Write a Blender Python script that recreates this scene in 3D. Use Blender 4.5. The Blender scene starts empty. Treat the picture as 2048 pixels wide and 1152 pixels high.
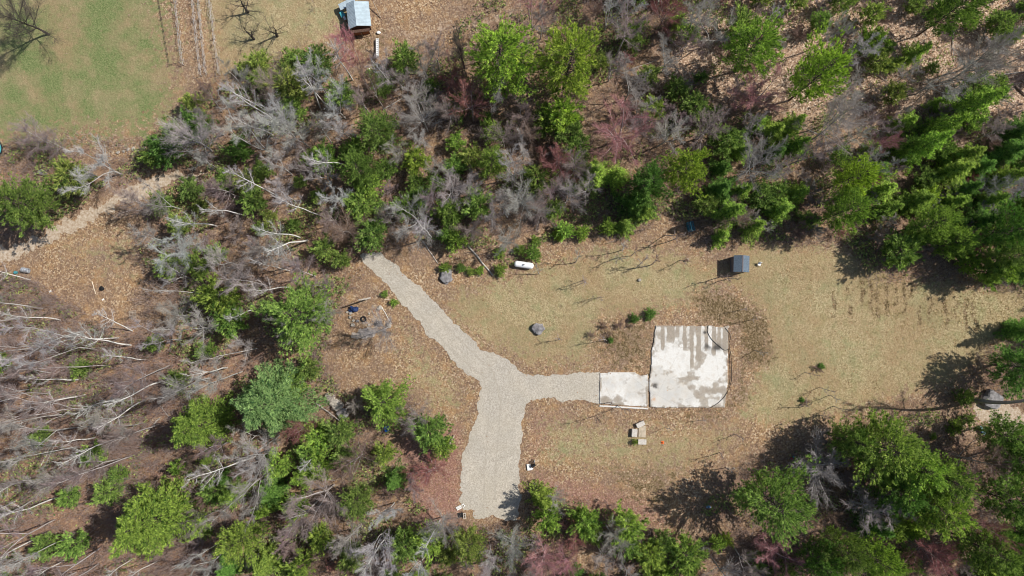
import bpy, bmesh, math, random
import numpy as np
from mathutils import Vector, Matrix
R = math.radians
scn = bpy.context.scene
COL = scn.collection

# ---------------------------------------------------------------- camera, sky, sun, exposure
H_CAM, F_PX, TILT = 107.0, 1365.3, R(3.1)
cam_d = bpy.data.cameras.new('camera'); cam = bpy.data.objects.new('camera', cam_d); COL.objects.link(cam)
cam.location = (0, 0, H_CAM); cam.rotation_euler = (TILT, 0, 0)
cam_d.sensor_width = 36; cam_d.lens = 24; cam_d.clip_start = 1; cam_d.clip_end = 6000
scn.camera = cam
SUN_EL, SUN_AZ = R(48), R(16.5)          # azimuth counter-clockwise from +X
w = bpy.data.worlds.new('World'); scn.world = w; w.use_nodes = True
nt = w.node_tree; bg = nt.nodes['Background']
sky = nt.nodes.new('ShaderNodeTexSky'); sky.sky_type = 'NISHITA'; sky.sun_disc = False
sky.sun_elevation = SUN_EL; sky.sun_rotation = R(90) - SUN_AZ
nt.links.new(sky.outputs[0], bg.inputs[0]); bg.inputs[1].default_value = 0.085
sd = bpy.data.lights.new('sun', 'SUN'); sun = bpy.data.objects.new('sun', sd); COL.objects.link(sun)
sd.energy = 5.0; sd.angle = R(0.5); sd.color = (1.0, 0.95, 0.87)
sv = Vector((math.cos(SUN_EL)*math.cos(SUN_AZ), math.cos(SUN_EL)*math.sin(SUN_AZ), math.sin(SUN_EL)))
sun.rotation_euler = sv.to_track_quat('Z', 'Y').to_euler(); sun.location = sv*200
scn.view_settings.view_transform = 'Standard'; scn.view_settings.look = 'None'
scn.view_settings.exposure = 0.0; scn.view_settings.gamma = 1
scn.cycles.filter_width = 1.0; scn.cycles.max_bounces = 5; scn.cycles.diffuse_bounces = 3; scn.cycles.transparent_max_bounces = 6

# ---------------------------------------------------------------- coordinates and noise
def at(px, py, h=0.0):
    """point at height h seen at photograph pixel (px,py)"""
    x = (px-1024)/F_PX; y = -(py-576)/F_PX; z = -1.0
    c, s = math.cos(TILT), math.sin(TILT)
    y2, z2 = y*c - z*s, y*s + z*c
    t = (H_CAM-h)/-z2
    return Vector((x*t, y2*t, h))
def to_px(x, y, h=0.0):
    c, s = math.cos(TILT), math.sin(TILT)
    z = h-H_CAM
    y2, z2 = y*c + z*s, -y*s + z*c
    return 1024 + F_PX*x/-z2, 576 - F_PX*y2/-z2
def g2(pts): return np.array([at(*p)[:2] for p in pts])

_rs = np.random.RandomState(7); _LAT = _rs.rand(256, 256)
def vnoise(x, y, s=1.0, o=0):
    x = np.asarray(x)*s + 31.7*o + 1000; y = np.asarray(y)*s + 17.3*o + 1000
    xi = np.floor(x).astype(int); yi = np.floor(y).astype(int); fx = x-xi; fy = y-yi
    fx = fx*fx*(3-2*fx); fy = fy*fy*(3-2*fy)
    a = _LAT[xi % 256, yi % 256]; b = _LAT[(xi+1) % 256, yi % 256]
    c = _LAT[xi % 256, (yi+1) % 256]; d = _LAT[(xi+1) % 256, (yi+1) % 256]
    return a*(1-fx)*(1-fy)+b*fx*(1-fy)+c*(1-fx)*fy+d*fx*fy
def fbm(x, y, s=1.0, o=0, n=4):
    v = 0; a = 0.5; t = 0
    for i in range(n):
        v = v + a*vnoise(x, y, s*2**i, o+i); t += a; a *= 0.5
    return v/t
def poly_sd(P, X, Y):
    """signed distance (positive inside) of points to polygon P"""
    X = np.asarray(X, float); Y = np.asarray(Y, float)
    d = np.full(X.shape, 1e9); ins = np.zeros(X.shape, bool)
    n = len(P)
    for i in range(n):
        x0, y0 = P[i]; x1, y1 = P[(i+1) % n]
        ex, ey = x1-x0, y1-y0
        t = np.clip(((X-x0)*ex+(Y-y0)*ey)/(ex*ex+ey*ey+1e-12), 0, 1)
        d = np.minimum(d, np.hypot(X-x0-t*ex, Y-y0-t*ey))
        c = ((y0 > Y) != (y1 > Y))
        with np.errstate(divide='ignore', invalid='ignore'):
            xx = ex*(Y-y0)/(ey if ey else 1e-12)+x0
        ins ^= c & (X < xx)
    return np.where(ins, d, -d)
def sstep(a, b, x):
    t = np.clip((x-a)/(b-a), 0, 1); return t*t*(3-2*t)

# ---------------------------------------------------------------- materials
def new_mat(name, rough=0.9):
    m = bpy.data.materials.new(name); m.use_nodes = True
    b = m.node_tree.nodes['Principled BSDF']; b.inputs['Roughness'].default_value = rough
    b.inputs['Specular IOR Level'].default_value = 0.2
    return m, m.node_tree, b
def N(nt, t, **kw):
    n = nt.nodes.new(t)
    for k, v in kw.items(): setattr(n, k, v)
    return n
def ramp(nt, fac, stops, interp='LINEAR'):
    r = N(nt, 'ShaderNodeValToRGB'); r.color_ramp.interpolation = interp
    e = r.color_ramp.elements
    while len(e) < len(stops): e.new(0.5)
    for i, (p, c) in enumerate(stops):
        e[i].position = p; e[i].color = (*c, 1) if len(c) == 3 else c
    nt.links.new(fac, r.inputs[0]); return r.outputs[0]
def mix(nt, fac, a, b, mode='MIX'):
    m = N(nt, 'ShaderNodeMix', data_type='RGBA', blend_type=mode)
    for s, v in ((0, fac), (6, a), (7, b)):
        if isinstance(v, (int, float)): m.inputs[s].default_value = v
        elif isinstance(v, tuple): m.inputs[s].default_value = (*v, 1)
        else: nt.links.new(v, m.inputs[s])
    return m.outputs[2]
def mth(nt, op, a, b=0.0, clamp=False):
    m = N(nt, 'ShaderNodeMath', operation=op, use_clamp=clamp)
    for s, v in ((0, a), (1, b)):
        if isinstance(v, (int, float)): m.inputs[s].default_value = v
        else: nt.links.new(v, m.inputs[s])
    return m.outputs[0]
def noise(nt, co, scale, detail=3, rough=0.55, out=0):
    n = N(nt, 'ShaderNodeTexNoise'); n.inputs['Scale'].default_value = scale
    n.inputs['Detail'].default_value = detail; n.inputs['Roughness'].default_value = rough
    nt.links.new(co, n.inputs['Vector']); return n.outputs[out]
def voro(nt, co, scale, out='Color'):
    n = N(nt, 'ShaderNodeTexVoronoi'); n.inputs['Scale'].default_value = scale
    nt.links.new(co, n.inputs['Vector']); return n.outputs[out]
def bump(nt, b, h, strength=0.5, dist=0.05):
    n = N(nt, 'ShaderNodeBump'); n.inputs['Strength'].default_value = strength; n.inputs['Distance'].default_value = dist
    nt.links.new(h, n.inputs['Height']); nt.links.new(n.outputs[0], b.inputs['Normal'])
def objco(nt): return N(nt, 'ShaderNodeTexCoord').outputs['Object']
def attr(nt, name): return N(nt, 'ShaderNodeAttribute', attribute_name=name).outputs['Fac']

def simple(name, col, rough=0.7, var=0.25, scale=3.0, metal=0.0, bmp=0.2):
    m, nt, b = new_mat(name, rough); co = objco(nt)
    f = noise(nt, co, scale, 4)
    lo = tuple(c*(1-var) for c in col); hi = tuple(min(1, c*(1+var)) for c in col)
    nt.links.new(ramp(nt, f, [(0.3, lo), (0.7, hi)]), b.inputs['Base Color'])
    b.inputs['Metallic'].default_value = metal
    if bmp: bump(nt, b, noise(nt, co, scale*6, 3), bmp, 0.02)
    return m

def ground_mat():
    m, nt, b = new_mat('ground', 0.95); co = objco(nt); L = nt.links
    v1 = N(nt, 'ShaderNodeSeparateColor'); L.new(voro(nt, co, 5.0), v1.inputs[0])
    v2 = N(nt, 'ShaderNodeSeparateColor'); L.new(voro(nt, co, 9.5), v2.inputs[0])
    litter = ramp(nt, v1.outputs[0], [(0, (.10, .055, .035)), (.25, (.22, .125, .07)), (.5, (.35, .21, .105)), (.78, (.50, .32, .17)), (.92, (.74, .56, .36))])
    litter = mix(nt, 0.4, litter, ramp(nt, v2.outputs[1], [(0, (.11, .06, .045)), (.5, (.31, .185, .11)), (1, (.56, .38, .22))]))
    big = noise(nt, co, 0.16, 4)
    litter = mix(nt, 1.0, litter, (.93, .99, 1.06), 'MULTIPLY')
    litter = mix(nt, ramp(nt, big, [(.40, (0, 0, 0)), (.60, (.8, .8, .8))]), litter, mix(nt, 0.6, litter, (.20, .14, .11)))
    big2 = noise(nt, co, 0.5, 5, .65)
    litter = mix(nt, ramp(nt, big2, [(.50, (0, 0, 0)), (.66, (.7, .7, .7))]), litter, mix(nt, 0.5, litter, (.46, .27, .11)))
    litter = mix(nt, ramp(nt, big2, [(.30, (.75, .75, .75)), (.44, (0, 0, 0))]), litter, mix(nt, 0.6, litter, (.15, .10, .085)))
    red = mix(nt, 0.6, litter, ramp(nt, v2.outputs[0], [(0, (.15, .065, .06)), (.5, (.29, .14, .12)), (1, (.46, .27, .23))]))
    pale = ramp(nt, v1.outputs[2], [(0, (.22, .14, .09)), (.4, (.42, .28, .19)), (.75, (.56, .41, .29)), (1, (.75, .6, .47))])
    gfine = noise(nt, co, 5.0, 5, 0.75); gmid = noise(nt, co, 0.55, 4)
    grass = mix(nt, 0.5, ramp(nt, gfine, [(.3, (.17, .125, .06)), (.5, (.35, .285, .155)), (.72, (.62, .53, .325))]), ramp(nt, v2.outputs[2], [(0, (.15, .11, .055)), (.5, (.35, .28, .155)), (1, (.66, .555, .35))]))
    grass = mix(nt, ramp(nt, gmid, [(.48, (0, 0, 0)), (.66, (.9, .9, .9))]), grass, mix(nt, 0.55, grass, (.24, .26, .12)))
    gm2 = noise(nt, co, 0.22, 5, .65)
    grass = mix(nt, ramp(nt, gm2, [(.34, (.6, .6, .6)), (.46, (0, 0, 0))]), grass, mix(nt, 0.45, grass, (.40, .26, .13)))
    grass = mix(nt, ramp(nt, noise(nt, co, 1.3, 5, .7), [(.50, (0, 0, 0)), (.64, (.75, .75, .75))]), grass, mix(nt, 0.5, grass, (.20, .145, .08)))
    grass = mix(nt, ramp(nt, noise(nt, co, 0.09, 4, .6), [(.42, (0, 0, 0)), (.56, (.7, .7, .7))]), grass, mix(nt, 0.6, grass, (.30, .19, .105)))
    grass = mix(nt, ramp(nt, noise(nt, co, 0.13, 5, .7), [(.52, (0, 0, 0)), (.64, (.7, .7, .7))]), grass, mix(nt, 0.5, grass, (.24, .25, .13)))
    lawn = mix(nt, 0.5, ramp(nt, gfine, [(.3, (.07, .11, .03)), (.5, (.13, .185, .062)), (.72, (.27, .30, .13))]), ramp(nt, v2.outputs[0], [(0, (.10, .13, .045)), (.5, (.19, .22, .09)), (1, (.33, .31, .16))]))
    lm = noise(nt, co, 0.16, 6, 0.68)
    lawn = mix(nt, ramp(nt, lm, [(.42, (0, 0, 0)), (.60, (.95, .95, .95))]), lawn, mix(nt, 0.45, grass, (.25, .20, .11)))
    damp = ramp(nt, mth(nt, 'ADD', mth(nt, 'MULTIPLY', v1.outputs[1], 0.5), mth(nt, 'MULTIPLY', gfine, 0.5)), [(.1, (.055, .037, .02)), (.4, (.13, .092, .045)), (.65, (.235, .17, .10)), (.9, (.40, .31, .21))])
    dirt = ramp(nt, gfine, [(.25, (.34, .24, .17)), (.5, (.5, .38, .28)), (.75, (.64, .52, .42))])
    edge = mth(nt, 'SUBTRACT', noise(nt, co, 1.1, 5, 0.7), 0.5)
    c = litter
    def lay(c, name, col, k=1.2):
        a = mth(nt, 'ADD', attr(nt, name), mth(nt, 'MULTIPLY', edge, k))
        return mix(nt, ramp(nt, a, [(.32, (0, 0, 0)), (.68, (1, 1, 1))]), c, col)
    shaded_soil = ramp(nt, v2.outputs[2], [(0, (.07, .045, .035)), (.5, (.17, .11, .085)), (1, (.34, .22, .16))])  # purple-brown forest litter, with shade under dense trees put into its colour
    c = mix(nt, mth(nt, 'MULTIPLY', attr(nt, 'woods'), ramp(nt, noise(nt, co, .35, 5, .65), [(.42, (.1, .1, .1)), (.58, (.85, .85, .85))])), c, shaded_soil)
    c = lay(c, 'pale', pale); c = lay(c, 'red', red); c = lay(c, 'grass', grass, 2.2); c = lay(c, 'lawn', lawn, 2.6)
    c = lay(c, 'damp', damp, 3.0); c = lay(c, 'dirt', dirt, 2.0)
    sp = voro(nt, co, 2.2, 'Distance')
    L.new(c, b.inputs['Base Color'])
    bump(nt, b, mth(nt, 'ADD', mth(nt, 'ADD', mth(nt, 'MULTIPLY', v1.outputs[1], 0.5), gfine), sp), 0.6, 0.09)
    return m
def gravel_mat():
    m, nt, b = new_mat('gravel', 0.95); co = objco(nt)
    v = N(nt, 'ShaderNodeSeparateColor'); nt.links.new(voro(nt, co, 9.0), v.inputs[0])
    c = ramp(nt, v.outputs[0], [(0, (.33, .295, .25)), (.5, (.45, .41, .35)), (1, (.56, .52, .455))])
    c2 = mix(nt, ramp(nt, noise(nt, co, 0.35, 5, .65), [(.38, (0, 0, 0)), (.62, (1, 1, 1))]), c, mix(nt, 0.4, c, (.38, .345, .285)))
    # scattered leaf patches lying on the gravel
    n2 = noise(nt, co, 0.9, 5, .75)
    c3 = mix(nt, ramp(nt, n2, [(.64, (0, 0, 0)), (.70, (.75, .75, .75))]), c2, (.24, .16, .11))
    mp = N(nt, 'ShaderNodeMapping'); mp.inputs['Scale'].default_value = (1.2, 0.25, 1); nt.links.new(co, mp.inputs[0])
    n3 = noise(nt, mp.outputs[0], 2.2, 4, .7)
    c4 = mix(nt, ramp(nt, n3, [(.3, (.75, .75, .75)), (.7, (1.15, 1.15, 1.15))]), c3, c3)
    c4 = mix(nt, 0.5, c3, mix(nt, 1.0, c3, ramp(nt, n3, [(.3, (.93, .93, .93)), (.7, (1.06, 1.06, 1.06))]), 'MULTIPLY'))
    c5 = mix(nt, ramp(nt, noise(nt, co, .22, 3, .5), [(.4, (0, 0, 0)), (.6, (.6, .6, .6))]), c4, mix(nt, 1.0, c4, (1.1, 1.08, 1.04), 'MULTIPLY'))
    nt.links.new(c5, b.inputs['Base Color']); bump(nt, b, v.outputs[1], 0.5, 0.04)
    return m
def track_mat():
    m, nt, b = new_mat('dirt', 0.95); co = objco(nt)
    f = noise(nt, co, 2.5, 6, .75)
    c = ramp(nt, f, [(.32, (.29, .20, .13)), (.46, (.40, .31, .225)), (.58, (.52, .44, .35)), (.78, (.62, .54, .46))])
    nt.links.new(c, b.inputs['Base Color']); bump(nt, b, f, .5, .06)
    return m
def foliage_mat(name, c0, c1):
    """leaf colour: attribute 'tint' from clump to clump, object colour from tree to tree"""
    m, nt, b = new_mat(name, 0.75); L = nt.links
    oi = N(nt, 'ShaderNodeObjectInfo')
    col = mix(nt, attr(nt, 'tint'), c0, c1)
    col = mix(nt, 1.0, col, oi.outputs['Color'], 'MULTIPLY')
    L.new(col, b.inputs['Base Color'])
    tr = N(nt, 'ShaderNodeBsdfTranslucent'); L.new(mix(nt, 1.0, col, (1.1, 1.15, .6), 'MULTIPLY'), tr.inputs[0])
    ms = N(nt, 'ShaderNodeMixShader'); ms.inputs[0].default_value = 0.3
    L.new(b.outputs[0], ms.inputs[1]); L.new(tr.outputs[0], ms.inputs[2])
    L.new(ms.outputs[0], nt.nodes['Material Output'].inputs[0])
    return m
def bark_mat(name, birch=False):
    m, nt, b = new_mat(name, 0.9); co = objco(nt); L = nt.links
    oi = N(nt, 'ShaderNodeObjectInfo')
    f = noise(nt, co, 5 if not birch else 2.6, 4, .7)
    c = ramp(nt, f, [(.34, (.22, .2, .19)), (.42, (1, 1, 1))]) if birch else ramp(nt, f, [(.3, (.6, .6, .6)), (.7, (1.25, 1.25, 1.25))])
    L.new(mix(nt, 1.0, c, oi.outputs['Color'], 'MULTIPLY'), b.inputs['Base Color'])
    return m

M = {}
M['ground'] = ground_mat(); M['gravel'] = gravel_mat(); M['dirt'] = track_mat()
M['needle'] = foliage_mat('needles', (.08, .165, .04), (.60, .74, .19))
M['bark'] = bark_mat('bark'); M['birch'] = bark_mat('birch_bark', True); M['twig'] = bark_mat('twigs')
M['grassblade'] = foliage_mat('grass', (.28, .22, .11), (.62, .52, .32))
M['leaf'] = foliage_mat('leaf', (.22, .11, .06), (.66, .45, .29))
M['metal_roof'] = simple('metal_roof', (.50, .60, .66), .45, .15, 1.5, 0.15)
M['wood_dark'] = simple('dark_wood', (.10, .06, .045), .85, .4, 4)
M['wood'] = simple('weathered_wood', (.36, .29, .23), .85, .3, 5)
M['lumber'] = simple('pale_lumber', (.68, .58, .46), .8, .15, 5)
M['white'] = simple('white_paint', (.82, .82, .80), .4, .06, 2)
M['tank'] = simple('tank_paint', (.86, .87, .88), .3, .04, 1.5)
M['grey_roof'] = simple('shingles', (.125, .165, .21), .9, .45, 9)
M['grey_wall'] = simple('grey_siding', (.17, .15, .155), .85, .25, 5)
M['rock'] = simple('rock', (.24, .23, .235), .9, .45, 1.8, 0, .5)
M['rock_pale'] = simple('pale_rock', (.42, .38, .33), .9, .35, 2.2, 0, .5)
M['black'] = simple('black_plastic', (.018, .018, .02), .5, .3, 3)
M['blue'] = simple('blue_plastic', (.01, .14, .60), .4, .15, 3)
M['teal_dark'] = simple('dark_teal_paint', (.04, .15, .19), .6, .3, 4)
M['teal'] = simple('teal_paint', (.07, .36, .42), .5, .25, 4)
M['lightblue'] = simple('pale_blue_plastic', (.42, .72, .86), .4, .1, 3)
M['steel'] = simple('steel', (.48, .5, .54), .35, .2, 3, .5)
M['rust'] = simple('rust', (.30, .12, .06), .9, .4, 6)
M['orange'] = simple('orange_plastic', (.75, .16, .04), .5, .1, 4)
M['red'] = simple('red_cloth', (.45, .05, .08), .8, .2, 4)
M['concrete_block'] = simple('block_concrete', (.55, .51, .46), .95, .2, 4, 0, .4)
M['ash'] = simple('ash', (.36, .31, .27), .95, .45, 3, 0, .6)

# ---------------------------------------------------------------- mesh helpers
def mesh_np(name, V, F, mat, attrs=None, smooth=False):
    """V (n,3); F (m,k) all faces with k corners"""
    V = np.asarray(V, np.float32); F = np.asarray(F, np.int32)
    me = bpy.data.meshes.new(name); k = F.shape[1]
    me.vertices.add(len(V)); me.vertices.foreach_set('co', V.ravel())
    me.loops.add(F.size); me.loops.foreach_set('vertex_index', F.ravel())
    me.polygons.add(len(F)); me.polygons.foreach_set('loop_start', np.arange(0, F.size, k, dtype=np.int32))
    me.polygons.foreach_set('loop_total', np.full(len(F), k, np.int32))
    if smooth: me.polygons.foreach_set('use_smooth', np.ones(len(F), bool))
    me.update(calc_edges=True)
    for a, v in (attrs or {}).items():
        at_ = me.attributes.new(a, 'FLOAT', 'POINT'); at_.data.foreach_set('value', np.asarray(v, np.float32))
    me.materials.append(mat); return me
def link(name, me, parent=None, loc=(0, 0, 0), color=None):
    o = bpy.data.objects.new(name, me); COL.objects.link(o); o.location = loc
    if parent: o.parent = parent
    if color: o.color = (*color, 1)
    return o
def empty(name, loc, rz=0):
    o = bpy.data.objects.new(name, None); COL.objects.link(o); o.location = loc; o.rotation_euler = (0, 0, rz)
    o.empty_display_size = .5; return o
def tag(o, label=None, cat=None, group=None, kind=None):
    for k, v in (('label', label), ('category', cat), ('group', group), ('kind', kind)):
        if v: o[k] = v
    return o
class MB:
    """collects shapes into one bmesh"""
    def __init__(s): s.bm = bmesh.new()
    def _x(s, vs, mat):
        for v in vs: v.co = mat @ v.co
    def box(s, c, size, rz=0, rx=0, ry=0):
        r = bmesh.ops.create_cube(s.bm, size=1)
        m = Matrix.Translation(c) @ Matrix.Rotation(rz, 4, 'Z') @ Matrix.Rotation(ry, 4, 'Y') @ Matrix.Rotation(rx, 4, 'X') @ Matrix.Diagonal((*size, 1))
        s._x(r['verts'], m); return s
    def cyl(s, p0, p1, r0, r1=None, n=10, cap=True):
        p0 = Vector(p0); p1 = Vector(p1); d = p1-p0
        r = bmesh.ops.create_cone(s.bm, cap_ends=cap, segments=n, radius1=r0, radius2=r0 if r1 is None else r1, depth=d.length)
        m = Matrix.Translation((p0+p1)/2) @ d.to_track_quat('Z', 'Y').to_matrix().to_4x4()
        s._x(r['verts'], m); return s
    def ball(s, c, r, sub=2):
        q = bmesh.ops.create_icosphere(s.bm, subdivisions=sub, radius=1)
        rr = r if isinstance(r, (tuple, list)) else (r, r, r)
        s._x(q['verts'], Matrix.Translation(c) @ Matrix.Diagonal((*rr, 1))); return s
    def face(s, pts):
        s.bm.faces.new([s.bm.verts.new(p) for p in pts]); return s
    def slab(s, pts, z0, z1):
        a = [s.bm.verts.new((p[0], p[1], z0)) for p in pts]; b = [s.bm.verts.new((p[0], p[1], z1)) for p in pts]
        s.bm.faces.new(b); s.bm.faces.new(a[::-1]); n = len(pts)
        for i in range(n): s.bm.faces.new((a[i], a[(i+1) % n], b[(i+1) % n], b[i]))
        return s
    def tube(s, pts, r, n=6):
        for a, b in zip(pts, pts[1:]): s.cyl(a, b, r, n=n)
        return s
    def rough(s, amp, sc=1.5, seed=0):
        from mathutils import noise as mn
        for v in s.bm.verts:
            v.co += v.co.normalized()*mn.noise(v.co*sc+Vector((seed*7.1, seed*3.3, 0)))*amp
        return s
    def bevel(s, off):
        bmesh.ops.bevel(s.bm, geom=s.bm.edges[:], offset=off, segments=2, affect='EDGES'); return s
    def build(s, name, mat, parent=None, smooth=False, loc=(0, 0, 0)):
        bmesh.ops.recalc_face_normals(s.bm, faces=s.bm.faces)
        me = bpy.data.meshes.new(name); s.bm.to_mesh(me); s.bm.free(); me.materials.append(mat)
        if smooth:
            for p in me.polygons: p.use_smooth = True
        return link(name, me, parent, loc)

# ---------------------------------------------------------------- outlines traced on the ground
GRAVEL = [(722,510),(732,530),(757,555),(775,570),(800,600),(820,622),(845,655),(880,692),(905,720),(935,750),(958,763),(964,782),(955,830),(938,870),(932,890),(925,905),(925,930),(922,960),(925,985),(920,1000),(925,1015),(945,1022),(950,1040),(985,1032),(1010,1042),(1035,1040),(1040,1000),(1036,960),(1040,920),(1044,880),(1045,840),(1050,812),(1060,797),(1100,799),(1150,801),(1199,805),(1199,745),(1150,746),(1100,750),(1060,750),(1045,742),(1020,722),(985,708),(965,700),(940,675),(900,640),(870,605),(845,580),(815,555),(790,530),(762,505)]
TRACK = [(-60,530),(0,501),(60,479),(110,454),(150,431),(200,404),(250,380),(300,356),(350,341),(405,343),(400,362),(350,366),(300,386),(250,405),(200,430),(150,459),(110,481),(60,505),(0,526),(-60,552)]
SLAB_BIG = [(1311,650),(1457,652),(1455,760),(1450,816),(1299,815),(1298,748),(1301,738),(1303,700)]
SLAB_SMALL = [(1199,745),(1270,743),(1282,751),(1296,747),(1296.5,814.5),(1240,811),(1199,807)]
SAND = [(1950,812),(1985,806),(2030,815),(2070,835),(2070,860),(2020,868),(1990,850),(1960,838)]
FLAT = [g2(p) for p in (GRAVEL, SLAB_BIG, SLAB_SMALL, TRACK, SAND)]
CLEAR = g2([(760,500),(900,480),(1020,545),(1120,470),(1240,480),(1330,430),(1400,490),(1560,490),(1680,490),(1740,560),(1900,560),(2048,590),(2048,640),(1960,700),(1900,790),(1800,830),(1640,880),(1480,930),(1400,1000),(1380,1060),(1260,1020),(1130,990),(1060,970),(1040,1050),(930,1050),(830,990),(900,900),(860,840),(810,790),(690,780),(650,720),(690,600)])
LEFTCLEAR = g2([(-40,470),(60,470),(230,400),(330,370),(300,420),(260,470),(300,560),(290,600),(330,640),(220,660),(160,620),(110,590),(30,540),(-40,540)])
LAWNC = g2([(-60,-60),(470,-60),(640,-60),(620,90),(440,150),(350,230),(280,290),(150,270),(-60,290)])
YARD = g2([(640,-60),(1010,-60),(900,60),(800,110),(700,150),(600,130)])

def gz(x, y):
    x = np.asarray(x, float); y = np.asarray(y, float)
    a = 0.45*(fbm(x, y, 0.09, 3, 3)-0.75)
    d = np.full(x.shape, -1e9)
    for P in FLAT: d = np.maximum(d, poly_sd(P, x, y))
    m = sstep(0.5, 5.0, -d)
    c = np.maximum(poly_sd(CLEAR, x, y), poly_sd(LAWNC, x, y))
    return a*m*(1-0.6*sstep(-3, 3, c))
def gp(px, py, dz=0.0):
    p = at(px, py); p.z = float(gz(p.x, p.y))+dz; return p

# ---------------------------------------------------------------- ground sheet (dense inside, wide outside)
def axis(lo, hi, st):
    c = np.arange(lo, hi+st/2, st)
    o = np.array([8, 20, 45, 100, 220, 500, 1100, 2400.])
    return np.concatenate([lo-o[::-1], c, hi+o])
gx, gy = axis(-98, 98, .36), axis(-55, 62, .36)
XX, YY = np.meshgrid(gx, gy); X, Y = XX.ravel(), YY.ravel()
ZZ = gz(X, Y)
def zone(pts, soft=2.5): return 0.5+np.clip(poly_sd(g2(pts), X, Y)/(2*soft), -.5, .5)
z_lawn = zone([(-300,-300),(300,-300),(322,0),(345,130),(352,215),(290,262),(200,262),(100,272),(-300,290)], 5)
z_grass = zone([(1480,490),(1700,500),(1780,560),(1900,570),(2400,590),(2400,640),(2000,700),(1900,760),(1700,820),(1560,850),(1480,830),(1540,700),(1520,620),(1460,560)], 2.5)
z_grass = np.maximum(z_grass, zone([(900,590),(1060,540),(1200,500),(1330,500),(1450,540),(1400,600),(1200,640),(1180,730),(1060,730),(960,680),(900,630)], 3)*.9)
z_grass = np.maximum(z_grass, zone([(800,640),(860,700),(940,770),(930,830),(860,830),(800,760)], 3)*.55)
z_grass = np.maximum(z_grass, zone([(1080,820),(1300,850),(1480,840),(1480,900),(1340,960),(1080,930)], 3)*.62)
z_grass = np.maximum(z_grass, zone([(420,-300),(760,-300),(700,60),(600,110),(440,170),(400,0)], 3)*.85)
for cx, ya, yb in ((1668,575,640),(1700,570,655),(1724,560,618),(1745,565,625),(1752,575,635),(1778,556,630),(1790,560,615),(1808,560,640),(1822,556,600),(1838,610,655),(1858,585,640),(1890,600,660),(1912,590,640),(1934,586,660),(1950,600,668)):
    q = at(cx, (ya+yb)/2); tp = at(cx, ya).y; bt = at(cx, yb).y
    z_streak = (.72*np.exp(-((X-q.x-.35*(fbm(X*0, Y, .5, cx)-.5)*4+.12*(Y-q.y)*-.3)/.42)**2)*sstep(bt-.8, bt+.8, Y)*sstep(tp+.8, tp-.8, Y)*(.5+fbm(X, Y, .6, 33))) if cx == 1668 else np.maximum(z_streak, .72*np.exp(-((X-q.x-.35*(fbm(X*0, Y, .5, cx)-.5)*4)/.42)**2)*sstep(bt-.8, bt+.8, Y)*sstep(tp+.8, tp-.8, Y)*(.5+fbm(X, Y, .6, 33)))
z_grass = np.maximum(z_grass, zone([(-300,260),(250,262),(200,285),(-300,300)], 3)*.6)
z_grass = np.maximum(z_grass, zone([(60,480),(290,450),(280,560),(200,560)], 5)*.5)
z_damp = np.maximum(zone([(1390,590),(1470,590),(1535,640),(1545,720),(1490,740),(1478,650),(1400,640)], 1.6)*.85, zone([(1200,640),(1300,645),(1300,740),(1230,730),(1180,690)], 2.5)*.62)
z_damp = np.maximum(z_damp, zone([(1480,740),(1500,800),(1440,840),(1300,830),(1280,822),(1455,822)], 1.5)*.55)
z_damp = np.maximum(z_damp, zone([(1230,930),(1360,940),(1330,1020),(1250,1000)], 2.5)*.55)
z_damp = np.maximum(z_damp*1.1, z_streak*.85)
z_red = np.maximum(zone([(800,870),(920,850),(920,1050),(830,1040)], 2), zone([(1050,800),(1180,815),(1050,960),(1040,1000)], 2)*.5)
z_red = np.maximum(z_red, zone([(1060,930),(1300,980),(1380,1060),(1200,1060),(1060,1000)], 3)*.7)
z_red = np.maximum(z_red, zone([(-300,560),(620,640),(640,900),(400,1300),(-300,1300)], 6)*.42)
z_pale = np.maximum(zone([(1400,-200),(2500,-200),(2500,330),(1900,330),(1500,200),(1300,180)], 5)*.9, zone([(1700,820),(1850,830),(2000,820),(1960,890),(1800,870)], 3)*.6)
z_pale = np.maximum(z_pale, zone([(410,980),(470,940),(480,980),(420,1030)], 2)*.8)
z_dirt = zone([(120,420),(220,340),(300,330),(400,335),(400,370),(300,395),(200,440),(20,520),(-40,520),(60,480)], 2.5)*.26
z_dirt = np.maximum(z_dirt, zone([(800,70),(860,58),(940,38),(1060,8),(1070,18),(950,52),(870,72),(810,84)], 1.5)*.6)
z_damp = np.maximum(z_damp, zone([(700,70),(760,60),(790,90),(740,120),(700,110)], 2)*.5)
z_dirt = np.maximum(z_dirt, zone(SAND, 1.5)*.8)
ny, nx = XX.shape
ii = (np.arange(ny-1)[:, None]*nx+np.arange(nx-1)[None]).ravel()
gme = mesh_np('ground', np.c_[X, Y, ZZ], np.c_[ii, ii+1, ii+nx+1, ii+nx], M['ground'],
              dict(woods=np.clip(.5-np.max([poly_sd(Q, X, Y) for Q in (CLEAR, LEFTCLEAR, LAWNC, YARD)], 0)/8, 0, 1)*np.where(z_pale > .45, .3, 1), lawn=z_lawn, grass=z_grass, damp=z_damp, red=z_red, pale=z_pale, dirt=z_dirt), True)
tag(link('ground', gme), 'leaf-strewn ground with meadow grass and green lawn', kind='structure')

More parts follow.
